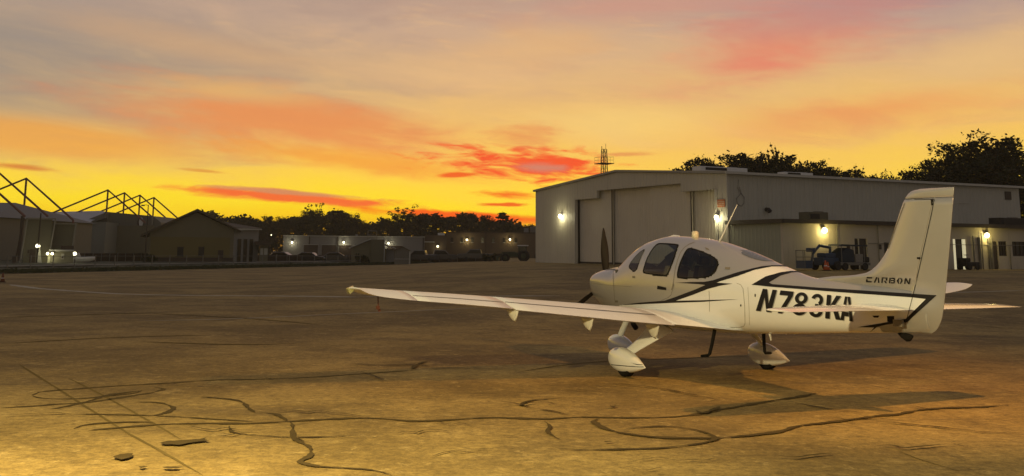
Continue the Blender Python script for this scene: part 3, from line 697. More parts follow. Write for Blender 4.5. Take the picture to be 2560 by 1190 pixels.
# entrance block with lit doorway in front of the fabric hangars
t_, X, Z = block('entrance_block', 'low olive entrance block with pale corner posts and lit doorway', 'building', 120, 112)
mb = MB(); mb.box((X(60), 0, -.3), (X(125), 7, Z(546))); mb.build('tall_wall', M_olive, t_)
mb = MB(); mb.box((X(125.5), 1.2, -.3), (X(185), 7, Z(557))); mb.build('rear_wall', M_olive, t_)
mb = MB(); mb.box((X(124), -.5, -.3), (X(183), 1.19, Z(628))); mb.build('porch', mat('porch_wall', (.22, .20, .13), .8, .15, .6), t_)
mb = MB(); mb.box((X(123), -.8, Z(627.8)), (X(185), 1.15, Z(624))); mb.build('porch_roof', M_trim, t_)
mb = MB()
mb.box((X(64), -.3, Z(549)), (X(134), -.02, Z(545))); mb.box((X(134), .9, Z(560)), (X(187), 1.17, Z(557))); mb.split('parapet', M_post, t_)
mb = MB(); mb.tube([(X(64), -.1, Z(545)), (X(53), -.1, -.2)], .10, 6); mb.tube([(X(133), -.1, Z(548)), (X(125.5), -.1, Z(622))], .09, 6); mb.tube([(X(186), 1.0, Z(556)), (X(181), 1.0, Z(625))], .11, 6); mb.split('corner_post', M_post, t_)
mb = MB(); mb.box((X(152), .3, Z(623.8)), (X(184), .42, Z(614))); mb.build('dark_sign_board', M_brown, t_)
mb = MB(); mb.box((X(153), -.56, Z(648)), (X(161), -.51, Z(634))); nbd = mb.build('notice_board', M_poster, t_)
mb = MB(); mb.box((X(155), -.59, Z(645)), (X(159), -.565, Z(641))); mb.build('notice_print', M_brown, nbd)
mb = MB(); mb.box((X(120.5), -.62, 0), (X(127), -.51, Z(637))); mb.build('door', mat('glowing_door', (.3, .28, .16), .7, .1, 2, emit=(.9, .85, .45), estr=.12), t_)  # door panel given a faint glow of its own
mb = MB(); mb.box((X(76), -.12, 0), (X(90), -.003, Z(623))); mb.box((X(70), -.12, Z(633)), (X(75), -.003, Z(625))); mb.build('dark_door', M_brown, t_)
mb = MB(); mb.prism([(X(92), -1.2, 0), (X(99), -1.2, Z(620)), (X(100), -1.2, Z(620)), (X(108), -1.2, 0)], (0, 1.15, 0)); mb.build('pale_screen', mat('pale_screen', (.55, .53, .40), .7, .1, 1), t_)
ro = t_.rotation_euler.z
def tl(x, y, z): return t_.matrix_basis @ Vector((x, y, z))
wall_lamp(tl(X(93.5), -1.5, Z(615)), ro, .20, 'lit lamp above the dark door of the olive entrance block', 22, M_lampw, (1, .95, .7))
wall_lamp(tl(X(119.5), -.85, Z(634)), ro, .15, 'lit lamp on the left of the pair over the lit doorway', 14, M_lampw, (1, .95, .6))
wall_lamp(tl(X(131), -.85, Z(634)), ro, .15, 'lit lamp on the right of the pair over the lit doorway', 14, M_lampw, (1, .95, .6))
wall_lamp(tl(X(187.5), .2, Z(634)), ro, .20, 'lit lamp on the right end of the entrance block porch', 20, M_lampw, (1, .95, .7))

# gable roofed brown building with tall white bays
t_, X, Z = block('gabled_building', 'brown gable roofed building with tall pale bays on its right wall', 'building', 480, 128)
xa, xb, xm = X(374), X(583), X(488); ez, rz_ = Z(572), Z(527); D = 19
mb = MB(); mb.prism([(xa, 0, -.3), (xb, 0, -.3), (xb, 0, ez), (xm, 0, rz_-.25), (xa, 0, ez-.25)], (0, D, 0)); mb.build('wall', M_olive2, t_)
mb = MB(); mb.prism([(xa-1.0, -.6, ez-1.0), (xm, -.6, rz_), (xb+.8, -.6, ez-.35), (xb+.8, -.6, ez-.15), (xm, -.6, rz_+.25), (xa-1.0, -.6, ez-.75)], (0, D+1, 0)); rf_ = mb.build('roof', M_shingle, t_)
mb = MB(); mb.box((X(378), -.05, Z(643)), (X(574), -.004, Z(593))); mb.build('front_cladding', mat('olive_front', (.19, .15, .05), .8, .18, .5), t_)
mb = MB(); mb.box((X(365), -.18, -.2), (X(583), -.054, Z(644))); mb.build('plinth', M_brown, t_)
for ua, ub, va, vb in ((444, 459, 619, 640), (496, 510, 618, 639)):
    mb = MB(); mb.box((X(ua), -.09, Z(vb)), (X(ub), -.053, Z(va))); f_ = mb.build('window', M_dark, t_)
    mb = MB(); mb.box((X(ua)-.08, -.11, Z(vb)-.08), (X(ub)+.08, -.054, Z(vb))); mb.box((X(ua)-.08, -.11, Z(va)), (X(ub)+.08, -.054, Z(va)+.08)); mb.build('frame', M_brown, f_)
mb = MB(); mb.box((X(545), -.22, 0), (X(558), -.19, Z(625))); mb.build('door', M_brown, t_)
mb = MB()
mb.prism([(xb, .0, -.3), (xb+3.1, 2.2, -.3), (xb+3.1, 2.2, Z(571)), (xb, 0, ez-.05)], (-.5, 2.0, 0)); wg = mb.build('side_wing_wall', M_pale, t_)
mb = MB(); mb.prism([(xb-.1, -.5, ez+.1), (xb+3.5, 1.9, Z(570.5)), (xb+3.3, 1.9, Z(569)+.1), (xm+3.2, 6, rz_-1.1), (xb-.3, -.4, ez+.35)], (-.1, .5, -.05)); mb.build('side_wing_roof', M_shingle, t_)
mb = MB(); mb.prism([(xb+.2, -.18, ez-.12), (xb+3.45, 1.98, Z(572)), (xb+3.45, 1.98, Z(569)), (xb+.2, -.18, ez+.15)], (-.03, -.12, 0)); mb.build('fascia', M_trim, t_)
mb = MB()
for k in range(3):
    a = .16+k*.24; b = a+.14
    mb.prism([(xb+3.1*a, 2.2*a-.05, .1), (xb+3.1*b, 2.2*b-.05, .1), (xb+3.1*b, 2.2*b-.05, Z(596)), (xb+3.1*a, 2.2*a-.05, Z(596))], (.02, -.05, 0))
mb.split('bay_window', M_glassd, t_)
t2, X, Z = block('entrance_canopy', 'small dark canopied kiosk beside the gabled building', 'kiosk', 655, 131)
mb = MB(); mb.box((X(636), -.2, 2.3), (X(672), 2.2, 2.75)); mb.build('canopy', M_brown, t2)
mb = MB(); mb.box((X(649), .3, -.2), (X(670), 2.0, 2.29)); mb.build('booth', M_olive, t2)
mb = MB(); mb.box((X(651), .25, 1.1), (X(658), .296, 1.9)); mb.box((X(660), .25, 1.1), (X(669), .296, 1.9)); mb.split('window', M_poster, t2)

# long white garage
t_, X, Z = block('garage', 'long pale garage with brown roller doors and three lit lamps', 'garage', 885, 200)
mb = MB(); mb.box((X(711), 0, -.4), (X(1060), 14, Z(591.5))); mb.build('wall', M_pale, t_)
mb = MB(); mb.box((X(710), -.12, Z(591.4)), (X(1061), 14.2, Z(589.8))); mb.build('roof', M_trim, t_)
for ua, ub in ((762, 796), (806, 840), (849, 884), (968, 1004)):
    mb = MB(); mb.box((X(ua), -.12, -.3), (X(ub), -.004, Z(613))); d_ = mb.build('roller_door', M_brown, t_)
    mb = MB(); mb.box((X(ua)-.15, -.16, Z(613)), (X(ub)+.15, -.004, Z(612))); mb.build('lintel', M_trim, d_)
mb = MB()
for u_ in (775, 844, 1057): mb.box((X(u_)-.1, -.15, 0), (X(u_)+.1, -.003, Z(592)))
mb.split('downpipe', M_darktrim, t_)
mb = MB(); mb.box((X(888), 4, Z(589.7)), (X(894), 5, Z(585))); mb.build('flue', M_pale, t_)
ro = t_.rotation_euler.z
for u_, v_, lab in ((733, 607, 'lit lamp near the left end of the pale garage'), (859, 606, 'lit lamp above the third roller door of the pale garage'), (970, 607, 'lit lamp on the pale garage behind the brown gabled hut')):
    wall_lamp(t_.matrix_basis @ Vector((X(u_), -.3, Z(v_))), ro, .20, lab, 45, M_lampw, (1, .92, .6))
# hut, shed
t_, X, Z = block('gabled_hut', 'olive gabled hut with a flat topped tower in front of the garage', 'hut', 940, 140)
mb = MB(); mb.prism([(X(878), 0, -.2), (X(965), 0, -.2), (X(965), 0, Z(622)), (X(926), 0, Z(600)), (X(880), 0, Z(620))], (0, 6, 0)); mb.build('wall', M_olive2, t_)
mb = MB(); mb.prism([(X(873), -.3, Z(622)), (X(926), -.3, Z(599)), (X(927), -.3, Z(596.5)), (X(873), -.3, Z(619))], (0, 6.6, 0)); mb.prism([(X(959), -.3, Z(612)), (X(989), -.3, Z(621.5)), (X(989), -.3, Z(619.5)), (X(959), -.3, Z(609))], (0, 6.6, 0)); mb.build('roof', M_trim, t_)
mb = MB(); mb.box((X(928), -.4, -.2), (X(960), 5, Z(599))); mb.build('tower', M_olive, t_)
mb = MB(); mb.box((X(955), -.5, Z(599)), (X(962), 5.1, Z(597))); mb.box((X(959.5), -.55, -.1), (X(961.5), -.41, Z(597))); mb.split('trim', M_trim, t_)
mb = MB(); mb.box((X(965), .8, -.2), (X(985), 5.5, Z(622))); mb.build('lean_to', M_pale, t_)
mb = MB()
for a, b in (((919, 600), (919, 577)), ((941, 600), (941, 577)), ((919, 577), (941, 577)), ((919, 588), (941, 588))): mb.tube([(X(a[0]), 1, Z(a[1])), (X(b[0]), 1, Z(b[1]))], .05, 5)
mb.build('roof_frame', M_steel, t_)
t_, X, Z = block('garden_shed', 'small pale shed with a pointed roof at the end of the verge', 'shed', 1006, 134)
mb = MB(); mb.prism([(X(987), 0, -.2), (X(1025), 0, -.2), (X(1025), 0, Z(627)), (X(1006), 0, Z(618)), (X(987), 0, Z(627))], (0, 2.6, 0)); mb.build('wall', mat('shed_board', (.19, .18, .15), .8, .15, 1.5, ribs=.2), t_)
mb = MB(); mb.prism([(X(985), -.15, Z(628.5)), (X(1006), -.15, Z(618)), (X(1027), -.15, Z(628.5)), (X(1027), -.15, Z(627)), (X(1006), -.15, Z(616.2)), (X(985), -.15, Z(627))], (0, 2.9, 0)); mb.build('roof', M_shingle, t_)
mb = MB(); mb.box((X(1023), -.06, 0), (X(1026), -.004, Z(628))); mb.box((X(986), -.05, Z(648)), (X(1026), -.004, Z(647))); mb.split('trim', M_trim, t_)
# brown two storey building and its dark neighbour
t_, X, Z = block('office_building', 'brown flat roofed office building with a row of small upper windows', 'building', 1225, 215)
mb = MB(); mb.box((X(1117), 0, -1), (X(1345), 14, Z(583))); mb.build('wall', M_brick, t_)
mb = MB(); mb.box((X(1116), -.15, Z(583)), (X(1346), 14.2, Z(580))); mb.build('roof', M_brown, t_)
for u_ in (1131, 1156, 1181, 1206, 1233, 1260, 1288):
    mb = MB(); mb.box((X(u_-3.2), -.08, Z(606)), (X(u_+3.2), -.004, Z(594.5))); f_ = mb.build('window', M_glassd, t_)
    mb = MB(); mb.box((X(u_-3.6), -.14, Z(607)), (X(u_+3.6), -.003, Z(606))); mb.build('sill', M_trim, f_)
mb = MB(); mb.box((X(1214), -.2, -.5), (X(1215.4), -.003, Z(583))); mb.split('downpipe', M_darktrim, t_)
mb = MB(); mb.box((X(1310), 2, Z(580)), (X(1321), 4, Z(569))); mb.build('roof_unit', M_pale, t_)
mb = MB(); mb.box((X(1326), 2, Z(580)), (X(1342), 4, Z(565))); mb.build('roof_tank', M_steel, t_)
ro = t_.rotation_euler.z
for u_, v_, lab in ((1168, 600, 'lit lamp between upper windows near the left end of the office building'), (1274, 598.5, 'lit lamp between upper windows nearest the tractor')):
    wall_lamp(t_.matrix_basis @ Vector((X(u_), -.3, Z(v_))), ro, .21, lab, 60, M_lampw, (1, .85, .4))
t_, X, Z = block('flat_roofed_annex', 'dark brown flat roofed annex between garage and office building', 'building', 1089, 212)
mb = MB(); mb.box((X(1061), 0, -.4), (X(1116.5), 10, Z(588))); mb.build('wall', mat('dark_brown_wall', (.075, .05, .032), .85, .2, .6), t_)
mb = MB(); mb.box((X(1060.5), -.6, Z(606)), (X(1086), -.003, Z(604))); mb.build('canopy', M_trim, t_)
mb = MB(); mb.box((X(1094), 1, Z(588)), (X(1111), 3, Z(582))); mb.build('roof_unit', M_white, t_)
wall_lamp(t_.matrix_basis @ Vector((X(1094), -.4, Z(616))), t_.rotation_euler.z, .22, 'lit lamp on the dark annex between garage and office building', 35, M_lampw, (1, .9, .5))

# boundary fences
M_fence = mat('dark_fence_screen', (.045, .028, .018), .9, .35, .6)
def fence(u0, u1, d0, d1, h, label, posts, m_=M_fence, screen=True):
    a, b = spot(u0, d0), spot(u1, d1); L_ = (b-a).length; rz = math.atan2(b.y-a.y, b.x-a.x)
    t_ = empty('fence', a, rz, label=label, cat='fence', group='boundary fences')
    dz = (b.z - a.z)
    if screen:
        mb = MB(); mb.prism([(0, 0, -.1), (L_, 0, dz-.1), (L_, 0, dz+h), (0, 0, h)], (0, .05, 0)); mb.build('screen', m_, t_)
    else:
        mb = MB()
        for zz in (h, h*.5, .12): mb.tube([(0, 0, zz), (L_, 0, dz+zz)], .018, 5)
        mb.build('rail', M_steel, t_)
    for k in range(posts+1):
        x = L_*k/posts; mb = MB(); mb.tube([(x, -.06, dz*k/posts-.2), (x, -.06, dz*k/posts+h+.08)], .045, 6); mb.build('post', M_steel, t_)
fence(190, 372, 124, 133, 1.15, 'dark screened fence in front of the pale fabric hangar', 9)
fence(640, 985, 140, 150, 1.05, 'dark screened fence behind the parked cars by the garage', 14)
fence(1028, 1255, 152, 158, 1.05, 'dark screened fence before the office building', 10)
fence(20, 900, 86, 128, 1.1, 'thin wire fence with posts along the grass verge', 22, screen=False)

# lamp posts
def lamp_post(u, d, vtop, label, arm=-.9, lit=None, rp=.07):
    p = spot(u, d); h = zof(vtop, u, d) - p.z
    t_ = empty('lamp_post', p, 0, label=label, cat='lamp post')
    mb = MB(); mb.tube([(0, 0, -.2), (0, 0, h*.5), (0, 0, h)], [rp*1.3, rp*1.1, rp*.8], 8); mb.build('pole', M_darktrim, t_)
    mb = MB(); mb.tube([(0, 0, h-.05), (arm*.6, 0, h), (arm, 0, h-.04)], .035, 6); mb.build('arm', M_darktrim, t_)
    mb = MB(); x0_, x1_ = sorted((arm*.8, arm*1.45)); mb.box((x0_, -.15, h-.14), (x1_, .15, h-.0)); mb.build('lamp_head', lit or M_darktrim, t_, bevel=.03)
lamp_post(364, 121, 512, 'tall unlit lamp post before the pale fabric hangar', -.55)
lamp_post(674, 138, 586, 'short lit lamp post beside the dark trees', .12, M_lampw, .05)
t3 = empty('flood_mast', spot(94, 108), 0, label='thin dark mast with a lit fitting in front of the entrance block', cat='mast')
hm = zof(533, 102, 108) - t3.location.z
mb = MB(); mb.tube([(0, 0, -.2), (.05, 0, hm)], .07, 8); mb.build('pole', M_darktrim, t3)
mb = MB(); mb.box((-.02, -.2, zof(618, 95, 108)-t3.location.z), (.24, .02, zof(613, 95, 108)-t3.location.z)); mb.build('lamp_head', M_lampw, t3, bevel=.02)
t3 = empty('flood_mast', spot(47, 106), 0, label='dark leaning post at the corner of the leftmost fabric hangar', cat='mast')
mb = MB(); mb.tube([(-.3, 0, -.2), (.25, 0, zof(545, 52, 106)-t3.location.z)], .10, 8); mb.build('pole', M_brown, t3)
mb = MB(); mb.box((-.45, -.3, -.2), (-.1, .1, .9)); mb.build('base_box', M_brown, t3)

# vehicles along the far fence
M_carb = mat('dark_car_paint', (.020, .016, .014), .3, .1, 2, coat=.6)
M_cars = mat('dull_car_paint', (.06, .055, .05), .35, .1, 2, coat=.5)
M_chrome = mat('lamp_glass', (.7, .7, .7), .15, .1, 3)
def car(m_, label, kind='saloon'):
    t_ = empty('parked_car' if kind == 'saloon' else 'pickup_truck', (0, 0, 0), 0, label=label, cat='car' if kind == 'saloon' else 'pickup', group='vehicles parked along the far fence')
    if kind == 'saloon': pr = [(-2.2, .35), (2.25, .35), (2.3, .68), (2.1, .84), (1.15, .95), (.55, 1.38), (-.85, 1.42), (-1.6, 1.0), (-2.2, .92)]; gl = [(1.02, .98), (.5, 1.33), (-.8, 1.37), (-1.45, 1.01)]
    else: pr = [(-2.6, .45), (2.6, .45), (2.65, .9), (2.45, 1.08), (1.4, 1.15), (.8, 1.72), (-.7, 1.75), (-.85, 1.15), (-2.6, 1.12)]; gl = [(1.25, 1.18), (.75, 1.66), (-.62, 1.68), (-.7, 1.18)]
    n = len(pr); sec = lambda y, k, dz: [(x*k, y, .35+(z-.35)*dz) for x, z in pr]
    mb = MB(); mb.loft([sec(-.86, .97, .94), sec(-.80, 1, 1), sec(.80, 1, 1), sec(.86, .97, .94)]); mb.build('body', m_, t_, bevel=.03)
    mb = MB()
    for s_ in (-1, 1): mb.prism([(x, s_*.864, z-.02) for x, z in gl], (0, s_*.012, 0))
    mb.split('side_glass', M_glassd, t_)
    for x in (-1.4, 1.4):
        for y in (-.82, .82):
            mb = MB(); wheel(mb, (x, y, .32), .32, .2); mb.build('wheel', M_tyre, t_, smooth=True)
    for y in (-.6, .6):
        mb = MB(); mb.box((2.22, y-.16, .62), (2.33, y+.16, .76)); mb.build('headlight', M_chrome, t_, bevel=.02)
    return t_
def put(t_, u, d, rz): p = spot(u, d); t_.location = p; t_.rotation_euler.z = rz
c1 = car(M_carb, 'dark saloon with a glinting roof parked before the second roller door'); put(c1, 774, 144, R(-6))
c3 = car(M_cars, 'grey pickup truck parked right of the pale shed', 'pickup'); put(c3, 1052, 150, R(174))
for u_, d_, r_, lab in ((700, 146, R(172), 'dark saloon parked near the short lit lamp post'), (832, 145, R(184), 'dark saloon parked before the third roller door')):
    k = copy_tree(c1); put(k, u_, d_, r_); k['label'] = lab
for u_, d_, r_, lab in ((1098, 152, R(6), 'grey pickup truck parked under the lit lamp of the dark annex'), (1190, 154, R(178), 'pickup truck parked before the middle of the office building')):
    k = copy_tree(c3); put(k, u_, d_, r_); k['label'] = lab
bt = empty('boat', spot(197, 116), R(20), label='small white boat on the ground right of the entrance block', cat='boat')
mb = MB()
secs = []
for i in range(9):
    x = -1.6 + i*.42; wd = .62*(1-max(0, (i-4)/4.2)**2)+.02; zb = .15 + .35*max(0, (i-4)/4)**2
    secs.append([(x, wd*math.cos(a), .75+.1*i/8 + (.75+.1*i/8-zb)*math.sin(a)) for a in [math.pi + math.pi*k/8 for k in range(9)]])
mb.loft(secs); mb.build('hull', M_white, bt, smooth=True)
mb = MB(); mb.prism([(-.5, -.4, .8), (.3, -.4, .8), (.05, -.4, 1.25), (-.4, -.4, 1.25)], (0, .8, 0)); mb.build('cabin', M_white, bt, bevel=.05)
tr = empty('tractor', spot(1292, 143), R(176), label='green tractor with a white cab roof standing left of the big hangar', cat='tractor')
M_tg = mat('tractor_green', (.05, .065, .03), .5, .25, 3)
mb = MB(); mb.box((-.2, -.35, .65), (1.9, .35, 1.25)); mb.build('bonnet', M_tg, tr, bevel=.08)
mb = MB(); mb.box((-1.35, -.5, .55), (-.2, .5, 1.05)); mb.build('chassis', M_tg, tr, bevel=.05)
mb = MB()
for x in (-1.35, -.25):
    for y in (-.55, .55): mb.tube([(x, y, 1.0), (x*.95, y*.9, 2.1)], .05, 6)
mb.split('cab_post', M_darktrim, tr)
mb = MB(); mb.box((-1.3, -.52, 1.1), (-.28, .52, 2.05)); mb.build('cab_glass', M_glassd, tr)
mb = MB(); mb.box((-1.55, -.7, 2.1), (-.1, .7, 2.24)); mb.build('cab_roof', M_white, tr, bevel=.04)
mb = MB()
for y in (-.4, .4): mb.box((-.24, y-.12, 1.82), (-.16, y+.12, 1.98))
mb.split('work_light', mat('tractor_lamp', (.8, .8, .75), .3, .05, 3), tr)
for x, r_, wd in ((-.95, .78, .42), (1.5, .55, .32)):
    for y in (-.75, .75):
        mb = MB(); wheel(mb, (x, y, r_), r_, wd, n=22, hub=.5); mb.build('wheel', M_tyre, tr, smooth=True)
        mb = MB(); wheel(mb, (x, y*1.08, r_), r_*.48, wd*.9, n=16, hub=.6); mb.build('wheel_rim', M_tg, tr, smooth=True)
mb = MB()
for y in (-.45, .45): mb.tube([(.2, y, 1.3), (1.9, y, 1.25), (2.5, y, .5)], .07, 6)
mb.box((2.4, -.8, .15), (2.75, .8, .75)); mb.build('front_loader', M_tg, tr)

# ------------------------------------------------------------------ trees
M_leaf = mat('dark_foliage', (.036, .040, .014), .85, .45, .35, spec=.2)
M_needle = mat('pine_needles', (.026, .032, .014), .85, .4, .4, spec=.2)
M_bark = mat('bark', (.055, .040, .026), .9, .35, 3)
def leaf_cloud(mb, rg, c, r, n, s, flat=1.0, elong=1.0):
    for _ in range(n):
        while True:
            q = Vector((rg.uniform(-1, 1), rg.uniform(-1, 1), rg.uniform(-1, 1)))
            if q.length < 1: break
        q *= (.55 + .45*rg.random())/max(.25, q.length)**.35
        p = c + Vector((q.x*r, q.y*r, q.z*r*flat))
        a = Vector((rg.gauss(0, 1), rg.gauss(0, 1), rg.gauss(0, .7))).normalized(); b = a.orthogonal().normalized()
        b = (b*math.cos(rg.uniform(0, 6)) + a.cross(b)*math.sin(rg.uniform(0, 6))); k = s*rg.uniform(.6, 1.3)
        mb.face([p-a*k*elong, p-b*k*.55, p+a*k*elong, p+b*k*.55])
def make_tree(kind, seed):
    """unit tree, about 10 m tall"""
    rg = random.Random(seed); tk = MB(); cr = MB(); pts = []
    if kind in ('broad', 'spiky', 'sparse'):
        th = 4.2 if kind == 'sparse' else 3.0
        tk.tube([(0, 0, -.3), (.1, .05, th*.5), (0, .1, th), (.15, 0, 7.0)], [.30, .24, .20, .06], 9)
        for k in range(13 if kind == 'sparse' else 11):
            a = k*2.4 + rg.uniform(-.3, .3); z0 = rg.uniform(3.4 if kind == 'sparse' else 2.0, 6.2); ln = rg.uniform(2.0, 3.3)*(1.0 if z0 < 4.5 else .75)
            el = rg.uniform(.25, .9); d = Vector((math.cos(a)*math.cos(el), math.sin(a)*math.cos(el), math.sin(el)))
            b0 = Vector((0, 0, z0)); m1 = b0 + d*ln*.5 + Vector((0, 0, .1)); e = b0 + d*ln + Vector((0, 0, rg.uniform(0, .7)))
            tk.tube([b0, m1, e], [.10, .07, .03], 6); pts += [e, m1 + Vector((rg.uniform(-.5, .5), rg.uniform(-.5, .5), .5))]
            for q in range(3):
                f = e + Vector((rg.uniform(-1, 1), rg.uniform(-1, 1), rg.uniform(-.2, 1.2)))*1.1; tk.tube([m1, f], [.04, .015], 5); pts.append(f)
        if kind != 'sparse':
            for _ in range(46):
                a = rg.uniform(0, 6.283); e_ = rg.uniform(-.35, 1.45); q = rg.uniform(.6, 1)
                pts.append(Vector((3.3*q*math.cos(a)*math.cos(e_), 3.3*q*math.sin(a)*math.cos(e_), 5.6 + 3.4*q*math.sin(e_))))
            for p in pts: leaf_cloud(cr, rg, p, rg.uniform(.45, .9), 72, .13, .75)
            for p in pts: leaf_cloud(cr, rg, p, 1.2, 5, .10, .8)
            if kind == 'spiky':
                for _ in range(34):
                    a = rg.uniform(0, 6.283); q = rg.uniform(0, 2.6); b0 = Vector((q*math.cos(a), q*math.sin(a), 7.6 + 1.4*(1-q/2.6))); d_ = Vector((rg.uniform(-.3, .3), rg.uniform(-.3, .3), 1))*rg.uniform(.8, 1.7)
                    tk.tube([b0, b0+d_], [.04, .01], 5)
                    for w_ in (.2, .5, .8): leaf_cloud(cr, rg, b0+d_*w_, .30*(1.1-w_), 12, .12, 1.2)
        else:
            pts += [Vector((rg.gauss(0, 1.2), rg.gauss(0, 1.2), rg.uniform(6.5, 9.6))) for _ in range(12)]
            for p in pts[-12:]: tk.tube([(0, .05, 6.2), p], [.05, .015], 5)
            for p in pts: leaf_cloud(cr, rg, p, rg.uniform(.35, .75), 46, .14, .7)
    elif kind == 'pine':
        tk.tube([(0, 0, -.3), (.05, 0, 5), (0, 0, 9.8)], [.26, .17, .03], 8)
        z = 1.8
        while z < 9.6:
            rad = 2.5*(1-(z-1.2)/9.2)**.75 + .2; nb_ = 6
            for k in range(nb_):
                a = k*2*math.pi/nb_ + rg.uniform(-.5, .5) + z; ln = rad*rg.uniform(.5, 1.15); up = rg.uniform(-.05, .35)
                e = Vector((math.cos(a)*ln, math.sin(a)*ln, z+ln*up)); tk.tube([(0, 0, z), e], [.05, .015], 5)
                for q in range(4):
                    c = Vector((0, 0, z)).lerp(e, .3+.24*q); leaf_cloud(cr, rg, c, .30+.13*rad*.5, 16, .17, .45, 1.5)
            z += rg.uniform(.42, .68)
    return tk, cr
LIB = {}
def tree(kind, seed, u, vtop, d, wpx, label, sink=0.0, rot=None, group='trees beyond the buildings'):
    key = (kind, seed)
    if key not in LIB:
        tk, cr = make_tree(kind, seed)
        a = tk.build('trunk', M_bark); b = cr.build('crown', M_needle if kind == 'pine' else M_leaf)
        LIB[key] = (a.data, b.data, max(v.co.z for v in b.data.vertices), np.percentile([abs(v.co.x) for v in b.data.vertices], 98))
        bpy.data.objects.remove(a); bpy.data.objects.remove(b)
    ma, mb_, hz, hr = LIB[key]
    p = spot(u, d); h = zof(vtop, u, d) - p.z
    t_ = empty('pine_tree' if kind == 'pine' else 'tree', p, rng.uniform(0, 6.28) if rot is None else rot, label=label, cat='tree', group=group)
    sz = h/hz; sx = wpx*d/FPX/2/hr
    for nme, me in (('trunk', ma), ('crown', mb_)):
        o = bpy.data.objects.new(nme, me); o.parent = t_; COL.objects.link(o)
    t_.scale = (sx, sx, sz)
# behind the garage and the office building
tree('broad', 1, 620, 538, 245, 90, 'low dark tree just right of the gabled building roof')
tree('broad', 2, 665, 536, 250, 90, 'rounded dark tree behind the short lit lamp post')
tree('broad', 3, 712, 538, 255, 100, 'dark tree behind the left end of the pale garage')
tree('broad', 1, 772, 522, 235, 100, 'dense dark tree behind the first roller door of the garage')
tree('sparse', 11, 782, 505, 262, 52, 'thin open crowned tree standing above the dense tree behind the garage')
tree('pine', 21, 842, 524, 245, 75, 'dark pine behind the middle of the garage')
tree('broad', 3, 868, 529, 240, 80, 'broad dark tree left of the bright gap in the treeline', group='trees beyond the buildings')
tree('broad', 2, 898, 543, 238, 50, 'short dark tree at the left side of the bright treeline gap')
tree('broad', 2, 966, 541, 240, 72, 'rounded dark tree at the right side of the bright treeline gap')
tree('sparse', 12, 1010, 509, 250, 84, 'tall see-through tree behind the pale shed')
tree('pine', 22, 1052, 538, 240, 56, 'pine just right of the see-through tree')
tree('pine', 23, 1088, 541, 245, 60, 'spreading pine behind the dark annex')
tree('pine', 21, 1158, 538, 255, 70, 'pine with open boughs behind the left office windows')
tree('broad', 1, 1212, 533, 250, 84, 'broad tree behind the middle of the office building')
tree('pine', 24, 1256, 530, 255, 52, 'pointed pine behind the right office lamp')
tree('broad', 3, 1305, 556, 265, 84, 'low tree beside the left edge of the big hangar')
# behind the hangar
tree('broad', 1, 1774, 382, 118, 210, 'leftmost round tree above the hangar roof', rot=1.0)
tree('broad', 2, 1845, 375, 116, 240, 'broad dark tree above the hangar roof right of the white ventilator', rot=.3)
tree('broad', 3, 1920, 378, 113, 200, 'dark tree filling behind the pointed bushy tree', rot=.7)
tree('spiky', 31, 1945, 360, 112, 150, 'pointed bushy tree rising highest above the middle of the hangar roof', rot=2.0)
tree('broad', 1, 2062, 392, 117, 170, 'leafy tree closing the right end of the group above the hangar roof', rot=2.2)
tree('sparse', 13, 2035, 382, 114, 230, 'open leafy tree above the hangar roof with sky showing through', rot=.7)
tree('broad', 2, 2020, 408, 121, 170, 'low tree behind the open leafy tree', rot=2.9)
tree('sparse', 12, 2120, 428, 122, 110, 'scrubby low tree above the hangar roof left of the sky gap', rot=.2)
tree('sparse', 11, 2192, 434, 122, 80, 'small spiky tree in the sky gap above the hangar roof', rot=.2)
tree('spiky', 32, 2288, 416, 112, 110, 'small pine at the left foot of the tall dark grove', rot=.2)
tree('spiky', 32, 2150, 414, 126, 140, 'low tree in the sky gap beside the scrubby low tree', rot=1.1)
tree('broad', 3, 2232, 424, 124, 130, 'low rounded tree in the sky gap left of the tall dark grove', rot=2.6)
tree('broad', 1, 2345, 388, 108, 170, 'stepped lower tree of the tall dark grove above the tail', rot=3.2)
tree('broad', 2, 2425, 344, 106, 240, 'tall rounded tree of the dark grove right of the tail', rot=4.0)
tree('broad', 3, 2545, 322, 104, 280, 'tallest tree of the dark grove at the right edge', rot=1.7)
tree('broad', 1, 2490, 366, 101, 290, 'wide dark tree in front of the grove at the right edge', rot=5.0)
tree('broad', 2, 2400, 402, 101, 240, 'lower tree in front of the grove just right of the fin', rot=2.0)
tree('broad', 3, 2480, 420, 99, 260, 'lowest tree of the dark grove touching the hangar roof line', rot=.9)
